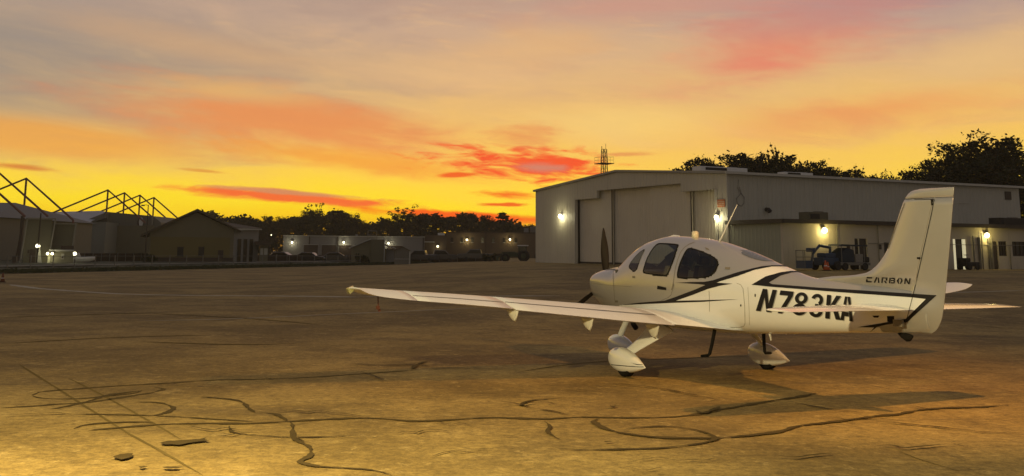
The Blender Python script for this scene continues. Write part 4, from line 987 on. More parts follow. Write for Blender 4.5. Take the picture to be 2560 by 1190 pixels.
# far wood along the skyline and shrubs
mb = MB(); rg = random.Random(77)
for k in range(900):
    u_ = rg.uniform(360, 1345); d_ = rg.uniform(270, 300)
    top = 543 + 10*math.sin(u_*.021) + 6*math.sin(u_*.057+1) + (12 if 890 < u_ < 950 else 0) + (12 if u_ > 1290 else 0) + (4 if 1100 < u_ < 1140 else 0) + (8 if u_ < 500 else 0)
    p = spot(u_, d_); zt = zof(top, u_, d_); zc = p.z + (zt-p.z)*rg.random()**.55
    leaf_cloud(mb, rg, Vector((p.x, d_, min(zc, zt-1.0))), rg.uniform(1.2, 2.2), 34, .5, .8)
tag(mb.build('distant_woodland', M_leaf), kind='stuff')
def shrub(u, d, wpx, vtop, label, seed):
    p = spot(u, d); t_ = empty('shrub', p, 0, label=label, cat='shrub', group='shrubs by the buildings'); rg = random.Random(seed)
    h = zof(vtop, u, d)-p.z; r = wpx*d/FPX/2; mb = MB(); st = MB()
    for k in range(9):
        c = Vector((rg.uniform(-.7, .7)*r, rg.uniform(-.5, .5)*r, h*rg.uniform(.3, .75))); leaf_cloud(mb, rg, c, min(r*.5, h*.35), 90, .14, .9); st.tube([(0, 0, -.1), c], [.05, .02], 5)
    mb.build('foliage', M_leaf, t_); st.build('stem', M_bark, t_)
shrub(1352, 112, 42, 634, 'dark shrub against the left corner of the hangar', 1)
shrub(1225, 150, 50, 634, 'dark shrub left of the tractor', 2)
shrub(378, 124, 40, 634, 'dark shrub at the left corner of the gabled building', 3)
shrub(905, 137, 40, 632, 'dark shrub in front of the gabled hut', 4)

# thin dusk haze over the whole airfield, also standing in for lens glare
mb = MB(); mb.box((-720, -170, -1.6), (720, 920, 20.5))
hm_ = bpy.data.materials.new('dusk_haze'); hm_.use_nodes = True; ht = NT(hm_.node_tree); ht.n.remove(ht.n['Principled BSDF'])
pv = ht.node('ShaderNodeVolumePrincipled'); pv.inputs['Color'].default_value = (.95, .86, .68, 1); pv.inputs['Density'].default_value = HAZE; pv.inputs['Anisotropy'].default_value = .35
ht.l.new(pv.outputs[0], ht.n['Material Output'].inputs['Volume'])
hz_ = mb.build('haze', hm_); tag(hz_, kind='stuff')
# ------------------------------------------------------------------ the aeroplane
AX, AY, AH = 3.4022, 17.2826, 0.436
plane = empty('aeroplane', (AX, AY, 0), math.pi/2 + AH, label='white low wing single propeller aeroplane with dark stripes and registration letters', cat='aeroplane')
_sh, _ch = math.sin(AH), math.cos(AH)
def to_loc(P):
    x, y = P[0]-AX, P[1]-AY
    return Vector((-_sh*x + _ch*y, -_ch*x - _sh*y, P[2]))
OL = to_loc((0, 0, CAMH))
def lray(u, v):
    r = ray(u, v); return Vector((-_sh*r.x + _ch*r.y, -_ch*r.x - _sh*r.y, r.z)).normalized()
M_grey = mat('silver_grey_paint', (.40, .395, .40), .32, .05, 1.2, metal=.45, coat=.6, spec=.5)
M_paint = mat('white_aircraft_paint', (.76, .765, .77), .18, .05, 1.2, coat=.8, spec=.5)
M_wing = mat('white_wing_paint', (.76, .765, .77), .40, .06, 1.2, coat=.12, spec=.4)
M_under = mat('underside_paint', (.62, .60, .55), .3, .10, 1.5, coat=.4)
M_navy = mat('dark_stripe_paint', (.010, .009, .011), .5, .1, 2, spec=.25)
M_greyl = mat('grey_letter_shadow', (.33, .32, .32), .35, .1, 2, coat=.4)
M_seam = mat('panel_seam', (.17, .15, .12), .6, .2, 3)
def glass(name, tint):
    m_ = bpy.data.materials.new(name); m_.use_nodes = True; t = NT(m_.node_tree); t.n.remove(t.n['Principled BSDF'])
    tr_ = t.node('ShaderNodeBsdfTransparent'); tr_.inputs[0].default_value = tint + (1,)
    gl_ = t.node('ShaderNodeBsdfGlossy'); gl_.inputs['Roughness'].default_value = .03
    n = t.noise(t.node('ShaderNodeTexCoord').outputs['Object'], 6, 4); t.put(gl_.inputs['Roughness'], t.m('MULTIPLY', n, .06))
    fr = t.node('ShaderNodeFresnel'); fr.inputs[0].default_value = 1.5
    mx = t.node('ShaderNodeMixShader'); t.put(mx.inputs[0], fr.outputs[0]); t.l.new(tr_.outputs[0], mx.inputs[1]); t.l.new(gl_.outputs[0], mx.inputs[2])
    t.l.new(mx.outputs[0], t.n['Material Output'].inputs['Surface']); return m_
M_win = glass('clear_cabin_glass', (.74, .78, .70))
M_cabin = mat('cabin_trim', (.075, .070, .062), .8, .2, 4)
M_seat = mat('seat_leather', (.11, .095, .075), .6, .2, 4)
M_cab = glass('dark_cabin_glass', (.30, .29, .26))
M_rear = mat('rear_window_tint', (.09, .105, .13), .07, .1, 1, spec=.8)
M_black = mat('black_rubber', (.010, .009, .008), .8, .2, 4, spec=.12)
M_prop = mat('propeller_blade', (.016, .011, .008), .6, .2, 3, spec=.2)
M_metal = mat('bare_metal', (.5, .48, .45), .3, .1, 4, metal=.9)
M_red = mat('red_tag', (.09, .024, .014), .6, .2, 4)
M_nav = mat('nav_light_glass', (.30, .28, .12), .15, .1, 3, spec=.7)

def interp(xq, xs_, ys_):
    """smooth monotone-ish cubic through the stations"""
    n = len(xs_); m_ = []
    for i in range(n):
        if i == 0: m_.append((ys_[1]-ys_[0])/(xs_[1]-xs_[0]))
        elif i == n-1: m_.append((ys_[-1]-ys_[-2])/(xs_[-1]-xs_[-2]))
        else:
            a, b = (ys_[i]-ys_[i-1])/(xs_[i]-xs_[i-1]), (ys_[i+1]-ys_[i])/(xs_[i+1]-xs_[i])
            m_.append(0 if a*b <= 0 else 2*a*b/(a+b))
    i = max(0, min(n-2, next((k-1 for k in range(1, n) if xq <= xs_[k]), n-2)))
    h = xs_[i+1]-xs_[i]; t = min(1, max(0, (xq-xs_[i])/h))
    return ((2*t**3-3*t*t+1)*ys_[i] + (t**3-2*t*t+t)*h*m_[i] + (-2*t**3+3*t*t)*ys_[i+1] + (t**3-t*t)*h*m_[i+1])
# stations: x, half width, top z, widest z, bottom z, exponent top, exponent bottom
FS = [(-4.72, .050, 1.40, 1.20, .985, 2.0, 2.0), (-4.45, .080, 1.46, 1.22, .945, 2.0, 2.0), (-4.0, .145, 1.50, 1.24, .915, 2.0, 2.1), (-3.4, .225, 1.53, 1.25, .870, 2.0, 2.3),
      (-2.9, .300, 1.555, 1.25, .825, 2.0, 2.4), (-2.63, .345, 1.585, 1.25, .800, 2.0, 2.5), (-2.1, .425, 1.715, 1.26, .760, 2.0, 2.6), (-1.6, .500, 1.855, 1.27, .725, 2.05, 2.7),
      (-1.14, .560, 1.975, 1.28, .700, 2.1, 2.8), (-.6, .605, 2.085, 1.29, .680, 2.15, 2.9), (0, .630, 2.150, 1.30, .670, 2.2, 3.0), (.54, .635, 2.172, 1.30, .670, 2.2, 3.0),
      (1.02, .625, 2.110, 1.30, .680, 2.2, 3.0), (1.35, .610, 1.985, 1.30, .695, 2.2, 2.9), (1.62, .590, 1.800, 1.30, .715, 2.25, 2.8), (1.80, .575, 1.680, 1.31, .735, 2.4, 2.6),
      (2.05, .555, 1.645, 1.33, .770, 2.5, 2.4), (2.35, .520, 1.605, 1.345, .830, 2.6, 2.2), (2.55, .490, 1.560, 1.35, .910, 2.6, 2.1), (2.66, .440, 1.515, 1.345, .990, 2.5, 2.1), (2.72, .330, 1.455, 1.34, 1.075, 2.3, 2.1), (2.745, .20, 1.40, 1.335, 1.18, 2.1, 2.1)]
fx = [s_[0] for s_ in FS]
def fsec(x): return [interp(x, fx, [s_[k] for s_ in FS]) for k in range(1, 7)]
NR = 168
def fring(x):
    wd, zt, zm, zb, nt, nb_ = fsec(x); out = []
    for k in range(NR):
        a = 2*math.pi*k/NR; c_, s_ = math.cos(a), math.sin(a); n = nt if s_ >= 0 else nb_
        y = wd*math.copysign(abs(c_)**(2/n), c_); z = zm + (zt-zm if s_ >= 0 else zm-zb)*math.copysign(abs(s_)**(2/n), s_)
        out.append(Vector((x, y, z)))
    return out
fxs = [-4.72 + .028*k for k in range(108)] + [-1.70 + .016*k for k in range(220)] + [1.82 + .028*k for k in range(28)] + [2.60, 2.64, 2.67, 2.695, 2.715, 2.73, 2.745]
# two tone livery: silver grey nose, cabin and tail, a white swoosh between the two stripes
SWOOSH = [(1549,762.5),(1600,760),(1662,753),(1690,745),(1740,731),(1790,709),(1800,700),(1845,686),(1886,672.5),(1929,665),(1989,667.6),(2060,600),(2100,640),(2004,678.6),(1977,678.5),(1951,684),(1914,698),(1886,712),(1930,714),(2050,724),(2284,739),(2333,742),(2267,801),(2215,809),(2192,814),(2180,824),(2172,900),(1549,900)]
def photo_px(p):
    x, y = p[0], abs(p[1]); wx = AX - _sh*x - _ch*y; wy_ = AY + _ch*x - _sh*y; wz = p[2]-CAMH
    a = wy_*_cp + wz*_sp; b = -wy_*_sp + wz*_cp; u, v = FPX*wx/a, -FPX*b/a
    return CX + _cr*u - _sr*v, CY + _sr*u + _cr*v
def inside(poly, x, y):
    c_ = False; n = len(poly)
    for i in range(n):
        (x0, y0), (x1, y1) = poly[i], poly[(i+1) % n]
        if (y0 > y) != (y1 > y) and x < (x1-x0)*(y-y0)/(y1-y0)+x0: c_ = not c_
    return c_
def livery(mb, under=False):
    for i, f in enumerate(mb.f):
        c_ = sum((Vector(mb.v[k]) for k in f), Vector())/len(f)
        mb.mi[i] = 0 if inside(SWOOSH, *photo_px(c_)) or (under and c_.z < .98 and -4.0 < c_.x < 1.2) else 1
mbF = MB(); mbF.loft([fring(x) for x in fxs]); livery(mbF, True)
WINPX = [[(1643,609),(1655,607.6),(1694,610.3),(1697,613),(1685,650),(1671.5,685),(1667,691),(1640,688),(1613,685),(1608,681),(1607.6,676),(1616,648),(1630,623)],
         [(1727,619.6),(1718,622),(1710,634),(1698,661),(1692.5,684),(1693.5,694),(1702,697),(1762,695.5),(1779,690),(1791,677),(1797,661),(1794,649),(1780,639),(1753,627)],
         [(1572,665),(1581,650),(1597,632.5),(1612,622),(1611,628),(1604,641),(1598,657),(1592,674.5),(1587,678.5),(1581,677.5),(1574,671.5)]]
def opening(c_):
    if -1.7 < c_.x < 1.75 and c_.z > 1.4:
        if 1.15 < c_.x < 1.71 and abs(c_.y) < .385: return True
        return any(inside(q, *photo_px(c_)) for q in WINPX)
    return False
mbO = MB(); mbO.v = mbF.v
for f, mi in zip(mbF.f, mbF.mi):
    if len(f) > 4 or not opening(sum((Vector(mbF.v[k]) for k in f), Vector())/len(f)): mbO.f.append(f); mbO.mi.append(mi)
fus = mbO.build('fuselage', [M_paint, M_grey], plane, smooth=True)

def airfoil(n=14, tc=.14, camber=.018, s0=0.0, s1=1.0):
    """closed loop of (s, z) over s0..s1 of the chord, upper surface first"""
    tf = lambda s: 5*tc*(.2969*math.sqrt(max(s, 0))-.126*s-.3516*s*s+.2843*s**3-.1036*s**4)
    cf = lambda s: camber*4*s*(1-s)
    ss = [s0 + (s1-s0)*(.5-.5*math.cos(math.pi*k/n)) if s0 == 0 else s0+(s1-s0)*k/n for k in range(n+1)]
    up = [(s, cf(s)+tf(s)) for s in ss]; lo = [(s, cf(s)-tf(s)) for s in ss]
    return up[::-1] + (lo[1:] if s0 == 0 else lo)
# wing stations: y, leading edge x, trailing edge x, z of leading edge, z of trailing edge, thickness
WS = [(.30, 1.02, -1.56, .81, .775, .10), (.48, .97, -1.47, .83, .785, .10), (.62, .90, -1.30, .85, .80, .11), (.80, .84, -1.04, .875, .815, .125), (1.0, .80, -.86, .90, .832, .14), (1.3, .77, -.80, .93, .860, .145),
      (1.86, .735, -.74, .985, .914, .145), (2.8, .675, -.66, 1.07, 1.010, .14), (3.61, .615, -.59, 1.145, 1.092, .135), (4.4, .56, -.53, 1.215, 1.165, .13), (5.02, .51, -.47, 1.27, 1.215, .12),
      (5.40, .475, -.44, 1.305, 1.255, .11), (5.60, .43, -.42, 1.325, 1.285, .10), (5.73, .36, -.405, 1.345, 1.320, .08), (5.80, .27, -.40, 1.362, 1.350, .06), (5.835, .14, -.395, 1.375, 1.372, .04)]
wy = [s_[0] for s_ in WS]
def wpt(y, s, zz): 
    le, te, zl, zt = (interp(y, wy, [q[k] for q in WS]) for k in (1, 2, 3, 4)); ch = le-te
    return Vector((le - s*ch, y, zl + (zt-zl)*s + zz*ch))
def wring(y, s0, s1, dxa=0, dza=0, sg=1, n=14):
    tc_ = interp(y, wy, [q[5] for q in WS])
    out = []
    for s, z in airfoil(n, tc_, .018, s0, s1):
        p = wpt(y, s, z); k = (s-s0)/(s1-s0) if s0 else 0
        out.append(Vector((p.x + dxa*k, sg*p.y, p.z + dza*k)))
    return out
HF, HA = .715, .735
HW = {}
for sg, nm in ((1, 'l'), (-1, 'r')):
    mb = MB()
    seg = lambda a, b, n: [a + (b-a)*k/n for k in range(n+1)]
    mb.loft([wring(y, 0, 1, sg=sg) for y in seg(.30, 1.04, 10)])
    mb.loft([wring(y, 0, HF, sg=sg) for y in seg(1.0401, 3.60, 10)])
    mb.loft([wring(y, 0, HA, sg=sg) for y in seg(3.6001, 5.03, 6)])
    mb.loft([wring(y, 0, 1, sg=sg) for y in seg(5.0301, 5.60, 5) + [5.65, 5.69, 5.73, 5.765, 5.79, 5.81, 5.823, 5.835]])
    wing = mb.build('wing', M_wing, plane, smooth=True); HW[nm] = mb
    mb = MB(); mb.loft([wring(y, HF+.012, 1.0, -.05, -.014, sg) for y in seg(1.055, 3.585, 8)]); mb.build('flap', M_wing, plane, smooth=True)
    mb = MB(); mb.loft([wring(y, HA+.012, 1.0, 0, 0, sg) for y in seg(3.615, 5.015, 6)]); mb.build('aileron', M_wing, plane, smooth=True)
    mb = MB()                                             # hinge line shadows gaps on the upper skin
    for ya, yb, hs in ((1.055, 3.585, HF), (3.615, 5.015, HA)):
        vs = []
        for i in range(25):
            y = ya + (yb-ya)*i/24; tc_ = interp(y, wy, [q[5] for q in WS])
            for s2 in (hs-.006, hs+.014):
                zz = .018*4*s2*(1-s2) + 5*tc_*(.2969*math.sqrt(s2)-.126*s2-.3516*s2*s2+.2843*s2**3-.1036*s2**4); p = wpt(y, s2, zz); vs.append((p.x, sg*p.y, p.z+.004))
        mb.add(vs, [(2*i, 2*i+1, 2*i+3, 2*i+2) for i in range(24)])
    mb.split('hinge_seam', M_seam, plane)
    mb = MB()                                             # upturned light fairing at the tip
    mb.loft([[Vector((x, sg*(5.70+dy), z)) for x, dy, z in ((.44-i*.02, .0+.02*i, 1.30+.018*i), (.30, .10+.008*i, 1.28+.020*i), (.06+.03*i, .14, 1.29+.020*i), (.06+.03*i, .06, 1.36+.008*i), (.30, .02, 1.37+.008*i))] for i in range(5)])
    mb.build('wing_tip_light', M_nav, plane, smooth=False, bevel=.01)
    for y, dn in ((1.25, .24), (2.35, .22), (3.55, .19)):   # flap hinge fairings
        p = wpt(y, .80, -.03); mb = MB(); rr = []
        for i in range(9):
            t_ = i/8; x = p.x + .10 - .36*t_; hh = dn*math.sin(math.pi*min(1, t_*.55+.08)) * (1 if t_ < .8 else (1-t_)/.2*.75+.25); wdt = .026*math.sin(math.pi*(.12+.76*t_))
            rr.append([Vector((x, sg*y + wdt*math.cos(2*math.pi*k/8), p.z + .03 - hh*.5 + hh*.5*math.sin(2*math.pi*k/8))) for k in range(8)])
        mb.loft(rr); mb.build('hinge_fairing', M_under, plane, smooth=True)
    # main gear: leg, wheel fairing, wheel
    mb = MB(); rr = []
    for t_ in [k/8 for k in range(9)]:
        c = Vector((-.16 + .16*t_**1.4, sg*(.78 + .58*t_), .80 - .46*t_ - .02*math.sin(math.pi*t_))); wl, tk_ = .30 - .42*t_ + .22*t_*t_ + (.03 if t_ > .9 else 0), .045
        rr.append([c + Vector((wl*math.cos(2*math.pi*k/12), sg*tk_*math.sin(2*math.pi*k/12), .35*wl*math.cos(2*math.pi*k/12))) for k in range(12)])
    mb.loft(rr); mb.build('gear_leg', M_paint, plane, smooth=True)
    def pant(cx_, cy_, L0, wd, zc, name='wheel_fairing'):
        mb = MB(); rr = []
        N = 22
        for i in range(N+1):
            t_ = .5-.5*math.cos(math.pi*i/N); x = cx_ + L0*.42 - L0*t_
            f = (1-(1-min(1, t_/.38))**2)**.5 if t_ < .38 else 1-((t_-.38)/.62)**1.7*.97
            zt = zc - .055*t_ + .212*f; zb = zc - .055*t_ - .165*f
            w2 = wd*f
            rr.append([Vector((x, cy_ + w2*math.copysign(abs(math.cos(a))**.8, math.cos(a)), (zt+zb)/2 + (zt-zb)/2*math.copysign(abs(math.sin(a))**.85, math.sin(a)))) for a in [2*math.pi*k/20 for k in range(20)]])
        mb.loft(rr); return mb
    pm = pant(.03, sg*1.38, 1.02, .128, .240); pf_ = pm.build('wheel_fairing', M_paint, plane, smooth=True)
    if sg == 1: pant_mesh, pant_obj = pm, pf_
    mb = MB()
    zst = lambda x: .16 - .02*(x+.4)
    mb.prism([(.46, sg*1.515, .178), (-.30, sg*1.505, .152), (-.52, sg*1.43, .182), (-.52, sg*1.43, .164), (-.30, sg*1.508, .134), (.46, sg*1.515, .164)], (0, sg*.003, 0))
    mb = MB(); wheel(mb, (-.02, sg*1.38, .19), .19, .15, n=24); wl_ = mb.build('wheel', M_black, plane, smooth=True)
    # boarding step
    mb = MB(); mb.tube([(-1.06, sg*.46, .76), (-1.03, sg*.49, .56), (-1.0, sg*.52, .40), (-.99, sg*.54, .378), (-.98, sg*.66, .372)], [.028, .026, .024, .022, .020], 8); mb.build('boarding_step', M_black, plane)
# orange tie down tag under the left tip, stall vane etc.
mb = MB(); mb.tube([(.0, 5.45, 1.26), (-.02, 5.45, 1.13)], .008, 5); mb.box((-.03, 5.43, 1.08), (.02, 5.47, 1.13)); mb.box((-.01, 5.41, 1.05), (.02, 5.44, 1.085)); mb.build('remove_tag', M_red, plane)

# nose gear, propeller, exhaust
mb = MB(); rr = []
for t_ in [k/6 for k in range(7)]:
    c = Vector((2.02 + .34*t_, 0, .80 - .42*t_)); rr.append([c + Vector((.06*math.cos(2*math.pi*k/10), .05*math.sin(2*math.pi*k/10), .02*math.cos(2*math.pi*k/10))) for k in range(10)])
mb.loft(rr); mb.build('nose_gear_leg', M_paint, plane, smooth=True)
pant(2.33, 0, .96, .125, .235).build('nose_wheel_fairing', M_paint, plane, smooth=True)
mb = MB(); wheel(mb, (2.28, 0, .17), .17, .13, n=24); mb.build('nose_wheel', M_black, plane, smooth=True)
HUB = Vector((2.80, 0, 1.335))
mb = MB(); mb.loft([[Vector((2.735 + x, r_*math.cos(2*math.pi*k/20), HUB.z + r_*math.sin(2*math.pi*k/20))) for k in range(20)] for x, r_ in ((0, .165), (.08, .165), (.16, .145), (.24, .105), (.30, .055), (.325, .005))]); mb.build('spinner', M_grey, plane, smooth=True)
for a in (93, 213, 333):
    mb = MB(); rr = []; ca_, sa2 = math.cos(R(a)), math.sin(R(a)); rad = Vector((0, -ca_, sa2)); tan = Vector((0, sa2, ca_))
    for i in range(13):
        t_ = i/12; r_ = .10 + .91*t_; cw = (.034 + .042*math.sin(math.pi*min(1, t_*1.15+.02))**.8) * (1 if t_ < .85 else max(.25, 1-((t_-.85)/.15)**2*.75)); pit = R(62 - 44*t_)
        dirc = tan*math.cos(pit) + Vector((1, 0, 0))*math.sin(pit); nn = tan*math.sin(pit) - Vector((1, 0, 0))*math.cos(pit); tk_ = .022*(1-t_)+.006
        rr.append([HUB + rad*r_ + dirc*cw*math.cos(2*math.pi*k/12) + nn*tk_*math.sin(2*math.pi*k/12) for k in range(12)])
    mb.loft(rr); mb.build('propeller_blade', M_prop, plane, smooth=True)
mb = MB(); mb.tube([(1.62, .22, .78), (1.55, .22, .66), (1.47, .22, .60)], .045, 10); mb.build('exhaust_pipe', M_black, plane, smooth=True)

# fin and rudder: leading edge, hinge and trailing edge by height
LEp = [(1.40, -2.20), (1.52, -2.55), (1.60, -3.10), (1.62, -3.45), (1.67, -3.75), (1.80, -3.96), (1.98, -4.115), (2.29, -4.275), (2.58, -4.43), (2.655, -4.50), (2.695, -4.58), (2.71, -4.70)]
TEp = [(.955, -4.72), (1.0, -4.80), (1.08, -4.865), (1.163, -4.905), (1.415, -4.965), (1.752, -5.032), (2.269, -5.125), (2.71, -5.20)]
hin = lambda z: -4.499 + (z-1.415)*(-4.914+4.499)/(2.573-1.415)
lex = lambda z: interp(z, [q[0] for q in LEp], [q[1] for q in LEp]); tex = lambda z: interp(z, [q[0] for q in TEp], [q[1] for q in TEp])
def fthick(x, z):
    """half thickness of fin and rudder at x on the section of height z"""
    le = lex(max(z, 1.40)); te = tex(z); s = (x-le)/(te-le); s = min(1, max(0, s))
    tb = .066
    base_ = math.sqrt(min(1, s/.30)*(2-min(1, s/.30))) if s < .30 else 1 - ((s-.30)/.70)**1.4*.95
    x0w = 1 if z > 1.72 else min(1, .35 + (z-1.4)*2)
    up_ = tb*base_*x0w
    h = hin(z); s2 = min(1, max(0, (h-x)/(h-te))); lowr = .088*(1 - s2**1.6*.97)*math.sqrt(max(.02, 1-max(0, (1.22-z)/.265)**2))
    k = sstep(z, 1.22, 1.62) if x < h+.02 else 1
    return max(.003, up_*k + lowr*(1-k))
def vsurf(zs, xa, xb, n):
    mb = MB(); rr = []
    for z in zs:
        a, b = xa(z), xb(z); q = [a + (b-a)*(.5-.5*math.cos(math.pi*k/n)) for k in range(n+1)]
        rr.append([Vector((x, fthick(x, z), z)) for x in q] + [Vector((x, -fthick(x, z), z)) for x in reversed(q)])
    mb.loft(rr); return mb
zfin = [1.40, 1.46, 1.50, 1.54, 1.57, 1.60, 1.615, 1.63, 1.66, 1.70, 1.75, 1.80, 1.87, 1.95, 2.05, 2.15, 2.25, 2.35, 2.45, 2.55, 2.585]
mbFin = vsurf(zfin, lex, lambda z: hin(z)+.006, 16); livery(mbFin); mbFin.build('fin', [M_paint, M_grey], plane, smooth=True)
zr = [.958, .975, 1.0] + [1.02 + .02*k for k in range(24)] + [1.5, 1.6, 1.75, 1.9, 2.05, 2.2, 2.35, 2.5, 2.588]
mbR = vsurf(zr, lambda z: hin(z)-.006, tex, 40)
mbR2 = vsurf([2.594, 2.62, 2.645, 2.665, 2.68, 2.692, 2.70, 2.706, 2.709], lex, tex, 20)
# the top of the rudder closes softly
rv = mbR2.v; n2 = len(rv)
for i, p in enumerate(rv):
    k = max(0, (p[2]-2.66)/.05); rv[i] = (p[0], p[1]*math.sqrt(max(.03, 1-k*k)), p[2])
mbR.add(mbR2.v, mbR2.f); livery(mbR); mbR.build('rudder', [M_paint, M_grey], plane, smooth=True)
mb = MB(); mb.box((-4.60, -.012, 2.54), (-4.575, .012, 2.60)); mb.box((-4.885, .03, 2.50), (-4.905, .05, 2.57)); mb.tube([(-4.66, .05, 1.86), (-4.66, .085, 1.86)], .014, 6); mb.split('rudder_hinge', M_black, plane)
# stabiliser and elevator
SS = [(.06, -3.72, -4.62, .085), (.5, -3.77, -4.60, .08), (1.2, -3.85, -4.55, .075), (1.75, -3.925, -4.51, .065), (1.90, -3.98, -4.49, .05), (1.955, -4.08, -4.47, .03)]
ZS = 1.235
def sring(y, s0, s1, sg):
    le, te, tc_ = (interp(y, [q[0] for q in SS], [q[k] for q in SS]) for k in (1, 2, 3)); ch = le-te
    return [Vector((le-s*ch, sg*y, ZS + z*ch)) for s, z in airfoil(12, tc_*1.25, 0, s0, s1)]
for sg in (1, -1):
    yy = [.06, .3, .6, .9, 1.2, 1.5, 1.75, 1.85, 1.90, 1.93, 1.955]
    mb = MB(); mb.loft([sring(y, 0, .66, sg) for y in yy]); mb.build('stabiliser', M_paint, plane, smooth=True)
    mb = MB(); mb.loft([sring(max(y, .13), .672, 1, sg) for y in yy]); mb.build('elevator', M_paint, plane, smooth=True)
# tail skid, aerials, roof beacon, scoops
mb = MB(); mb.loft([[Vector((-4.20-.24*t_, .028*q*math.cos(a), .925 - .028*q + .042*q*math.sin(a) - .012*t_)) for a in [2*math.pi*k/8 for k in range(8)]] for t_, q in ((0, .15), (.25, .8), (.55, 1.25), (.8, 1.1), (1, .3))]); mb.build('tail_skid', M_black, plane, smooth=True)
mb = MB(); mb.tube([(-.02, .02, 2.10), (-.02, .02, 2.235), (-.02, .02, 2.25)], [.062, .055, .035], 14); mb.build('roof_beacon', mat('beacon_shell', (.60, .55, .42), .3, .05, 4), plane, smooth=True)
mb = MB(); mb.tube([(-.62, 0, 2.06), (-.70, 0, 2.16), (-1.10, 0, 2.64)], [.024, .010, .004], 8); mb.build('whip_aerial', M_paint, plane, smooth=True)
mb = MB(); mb.tube([(.75, .0, 2.14), (.60, 0, 2.175), (.45, 0, 2.175)], [.03, .02, .01], 8); mb.build('antenna_blade', M_paint, plane)
mb = MB(); mb.tube([(-1.9, .12, .76), (-1.93, .12, .66)], [.02, .012], 6); mb.build('belly_aerial', M_under, plane)
mb = MB(); mb.prism([(-4.28, .13, 1.02), (-4.42, .12, 1.02), (-4.42, .12, 1.10), (-4.28, .13, 1.10)], (0, .03, 0)); mb.build('static_port', M_seam, plane)

# ---- markings and glazing laid on the skin
def bvh(mbs):
    vs, fs = [], []
    for m_ in mbs: k = len(vs); vs += [Vector(p) for p in m_.v]; fs += [tuple(i+k for i in f) for f in m_.f]
    return BVHTree.FromPolygons(vs, fs)
BODY = bvh([mbF]); SKIN = bvh([mbF, mbFin, mbR]); PANT = bvh([pant_mesh])
def dens(poly, st):
    out = []
    for i in range(len(poly)):
        a, b = poly[i], poly[(i+1) % len(poly)]; L_ = math.hypot(b[0]-a[0], b[1]-a[1]); k = max(1, int(L_/st))
        out += [(a[0]+(b[0]-a[0])*j/k, a[1]+(b[1]-a[1])*j/k) for j in range(k)]
    return out
def smooth_poly(poly, it=2):
    for _ in range(it):
        q = []
        for i in range(len(poly)):
            a, b = poly[i], poly[(i+1) % len(poly)]
            q += [(a[0]*.75+b[0]*.25, a[1]*.75+b[1]*.25), (a[0]*.25+b[0]*.75, a[1]*.25+b[1]*.75)]
        poly = q
    return poly
def onskin(u, v, tree_, off):
    d = lray(u, v); h, n, i, t_ = tree_.ray_cast(OL, d)
    if h is None: return None
    if n.dot(d) > 0: n = -n
    return h + n*off
def decal(polys, name, m_, tree_=None, off=.004, st=7.0, sm=0, parent=None, mirror=True):
    tree_ = tree_ or SKIN; mb = MB()
    for poly in polys:
        if sm: poly = smooth_poly(poly, sm)
        b = dens(poly, st); n = len(b)
        us, vs_ = [p[0] for p in b], [p[1] for p in b]; pts = list(b); u = min(us)
        while u < max(us):
            v = min(vs_)
            while v < max(vs_):
                if inside(poly, u, v): pts.append((u, v))
                v += st
            u += st
        res = delaunay_2d_cdt([Vector(p) for p in pts], [], [list(range(n))], 1, 1e-4)
        P = [onskin(p[0], p[1], tree_, off) for p in res[0]]
        for f in res[2]:
            t3 = [P[i] for i in f]
            if any(q is None for q in t3): continue
            if max((t3[i]-t3[i-1]).length for i in range(3)) > .35: continue
            if (t3[1]-t3[0]).cross(t3[2]-t3[0]).dot(t3[0]-OL) > 0: t3 = t3[::-1]
            mb.face(t3)
    if not mb.f: return None
    if name in ('air_vent', 'access_plate'):
        for q_ in polys: decal([q_], name + ' ', m_, tree_, off, st, sm, parent, mirror)
        return None
    name = name.strip()
    o = mb.build(name, m_, parent or plane, smooth=False)
    if mirror:
        mb2 = MB(); mb2.v = [(p[0], -p[1], p[2]) for p in mb.v]; mb2.f = [tuple(reversed(f)) for f in mb.f]; mb2.mi = mb.mi
        mb2.build(name, m_, parent or plane)
    return o
def line(pts, wd=1.2):
    """a thin strip along photo-traced points, as polygons"""
    out = []
    for a, b in zip(pts, pts[1:]):
        dx_, dy_ = b[0]-a[0], b[1]-a[1]; L_ = math.hypot(dx_, dy_) or 1; nx, ny = -dy_/L_*wd/2, dx_/L_*wd/2
        out.append([(a[0]+nx, a[1]+ny), (b[0]+nx, b[1]+ny), (b[0]-nx, b[1]-ny), (a[0]-nx, a[1]-ny)])
    return out
# glazing
decal([[(1643,609),(1655,607.6),(1694,610.3),(1697,613),(1685,650),(1671.5,685),(1667,691),(1640,688),(1613,685),(1608,681),(1607.6,676),(1616,648),(1630,623)]], 'door_window', M_win, BODY, .005, 5, 1)
decal([[(1727,619.6),(1718,622),(1710,634),(1698,661),(1692.5,684),(1693.5,694),(1702,697),(1762,695.5),(1779,690),(1791,677),(1797,661),(1794,649),(1780,639),(1753,627)]], 'cabin_window', M_cab, BODY, .005, 5, 1)
decal([[(1572,665),(1581,650),(1597,632.5),(1612,622),(1611,628),(1604,641),(1598,657),(1592,674.5),(1587,678.5),(1581,677.5),(1574,671.5)]], 'windshield', M_win, BODY, .005, 4, 1)
decal([[(1852,633.4),(1857,628),(1872,625),(1894.5,628.6),(1917,638.6),(1937,650.5),(1930,652.3),(1910,653.3),(1886,648),(1865,640.5)]], 'rear_window', M_rear, BODY, .005, 4, 1)
mb = MB(); G = {}
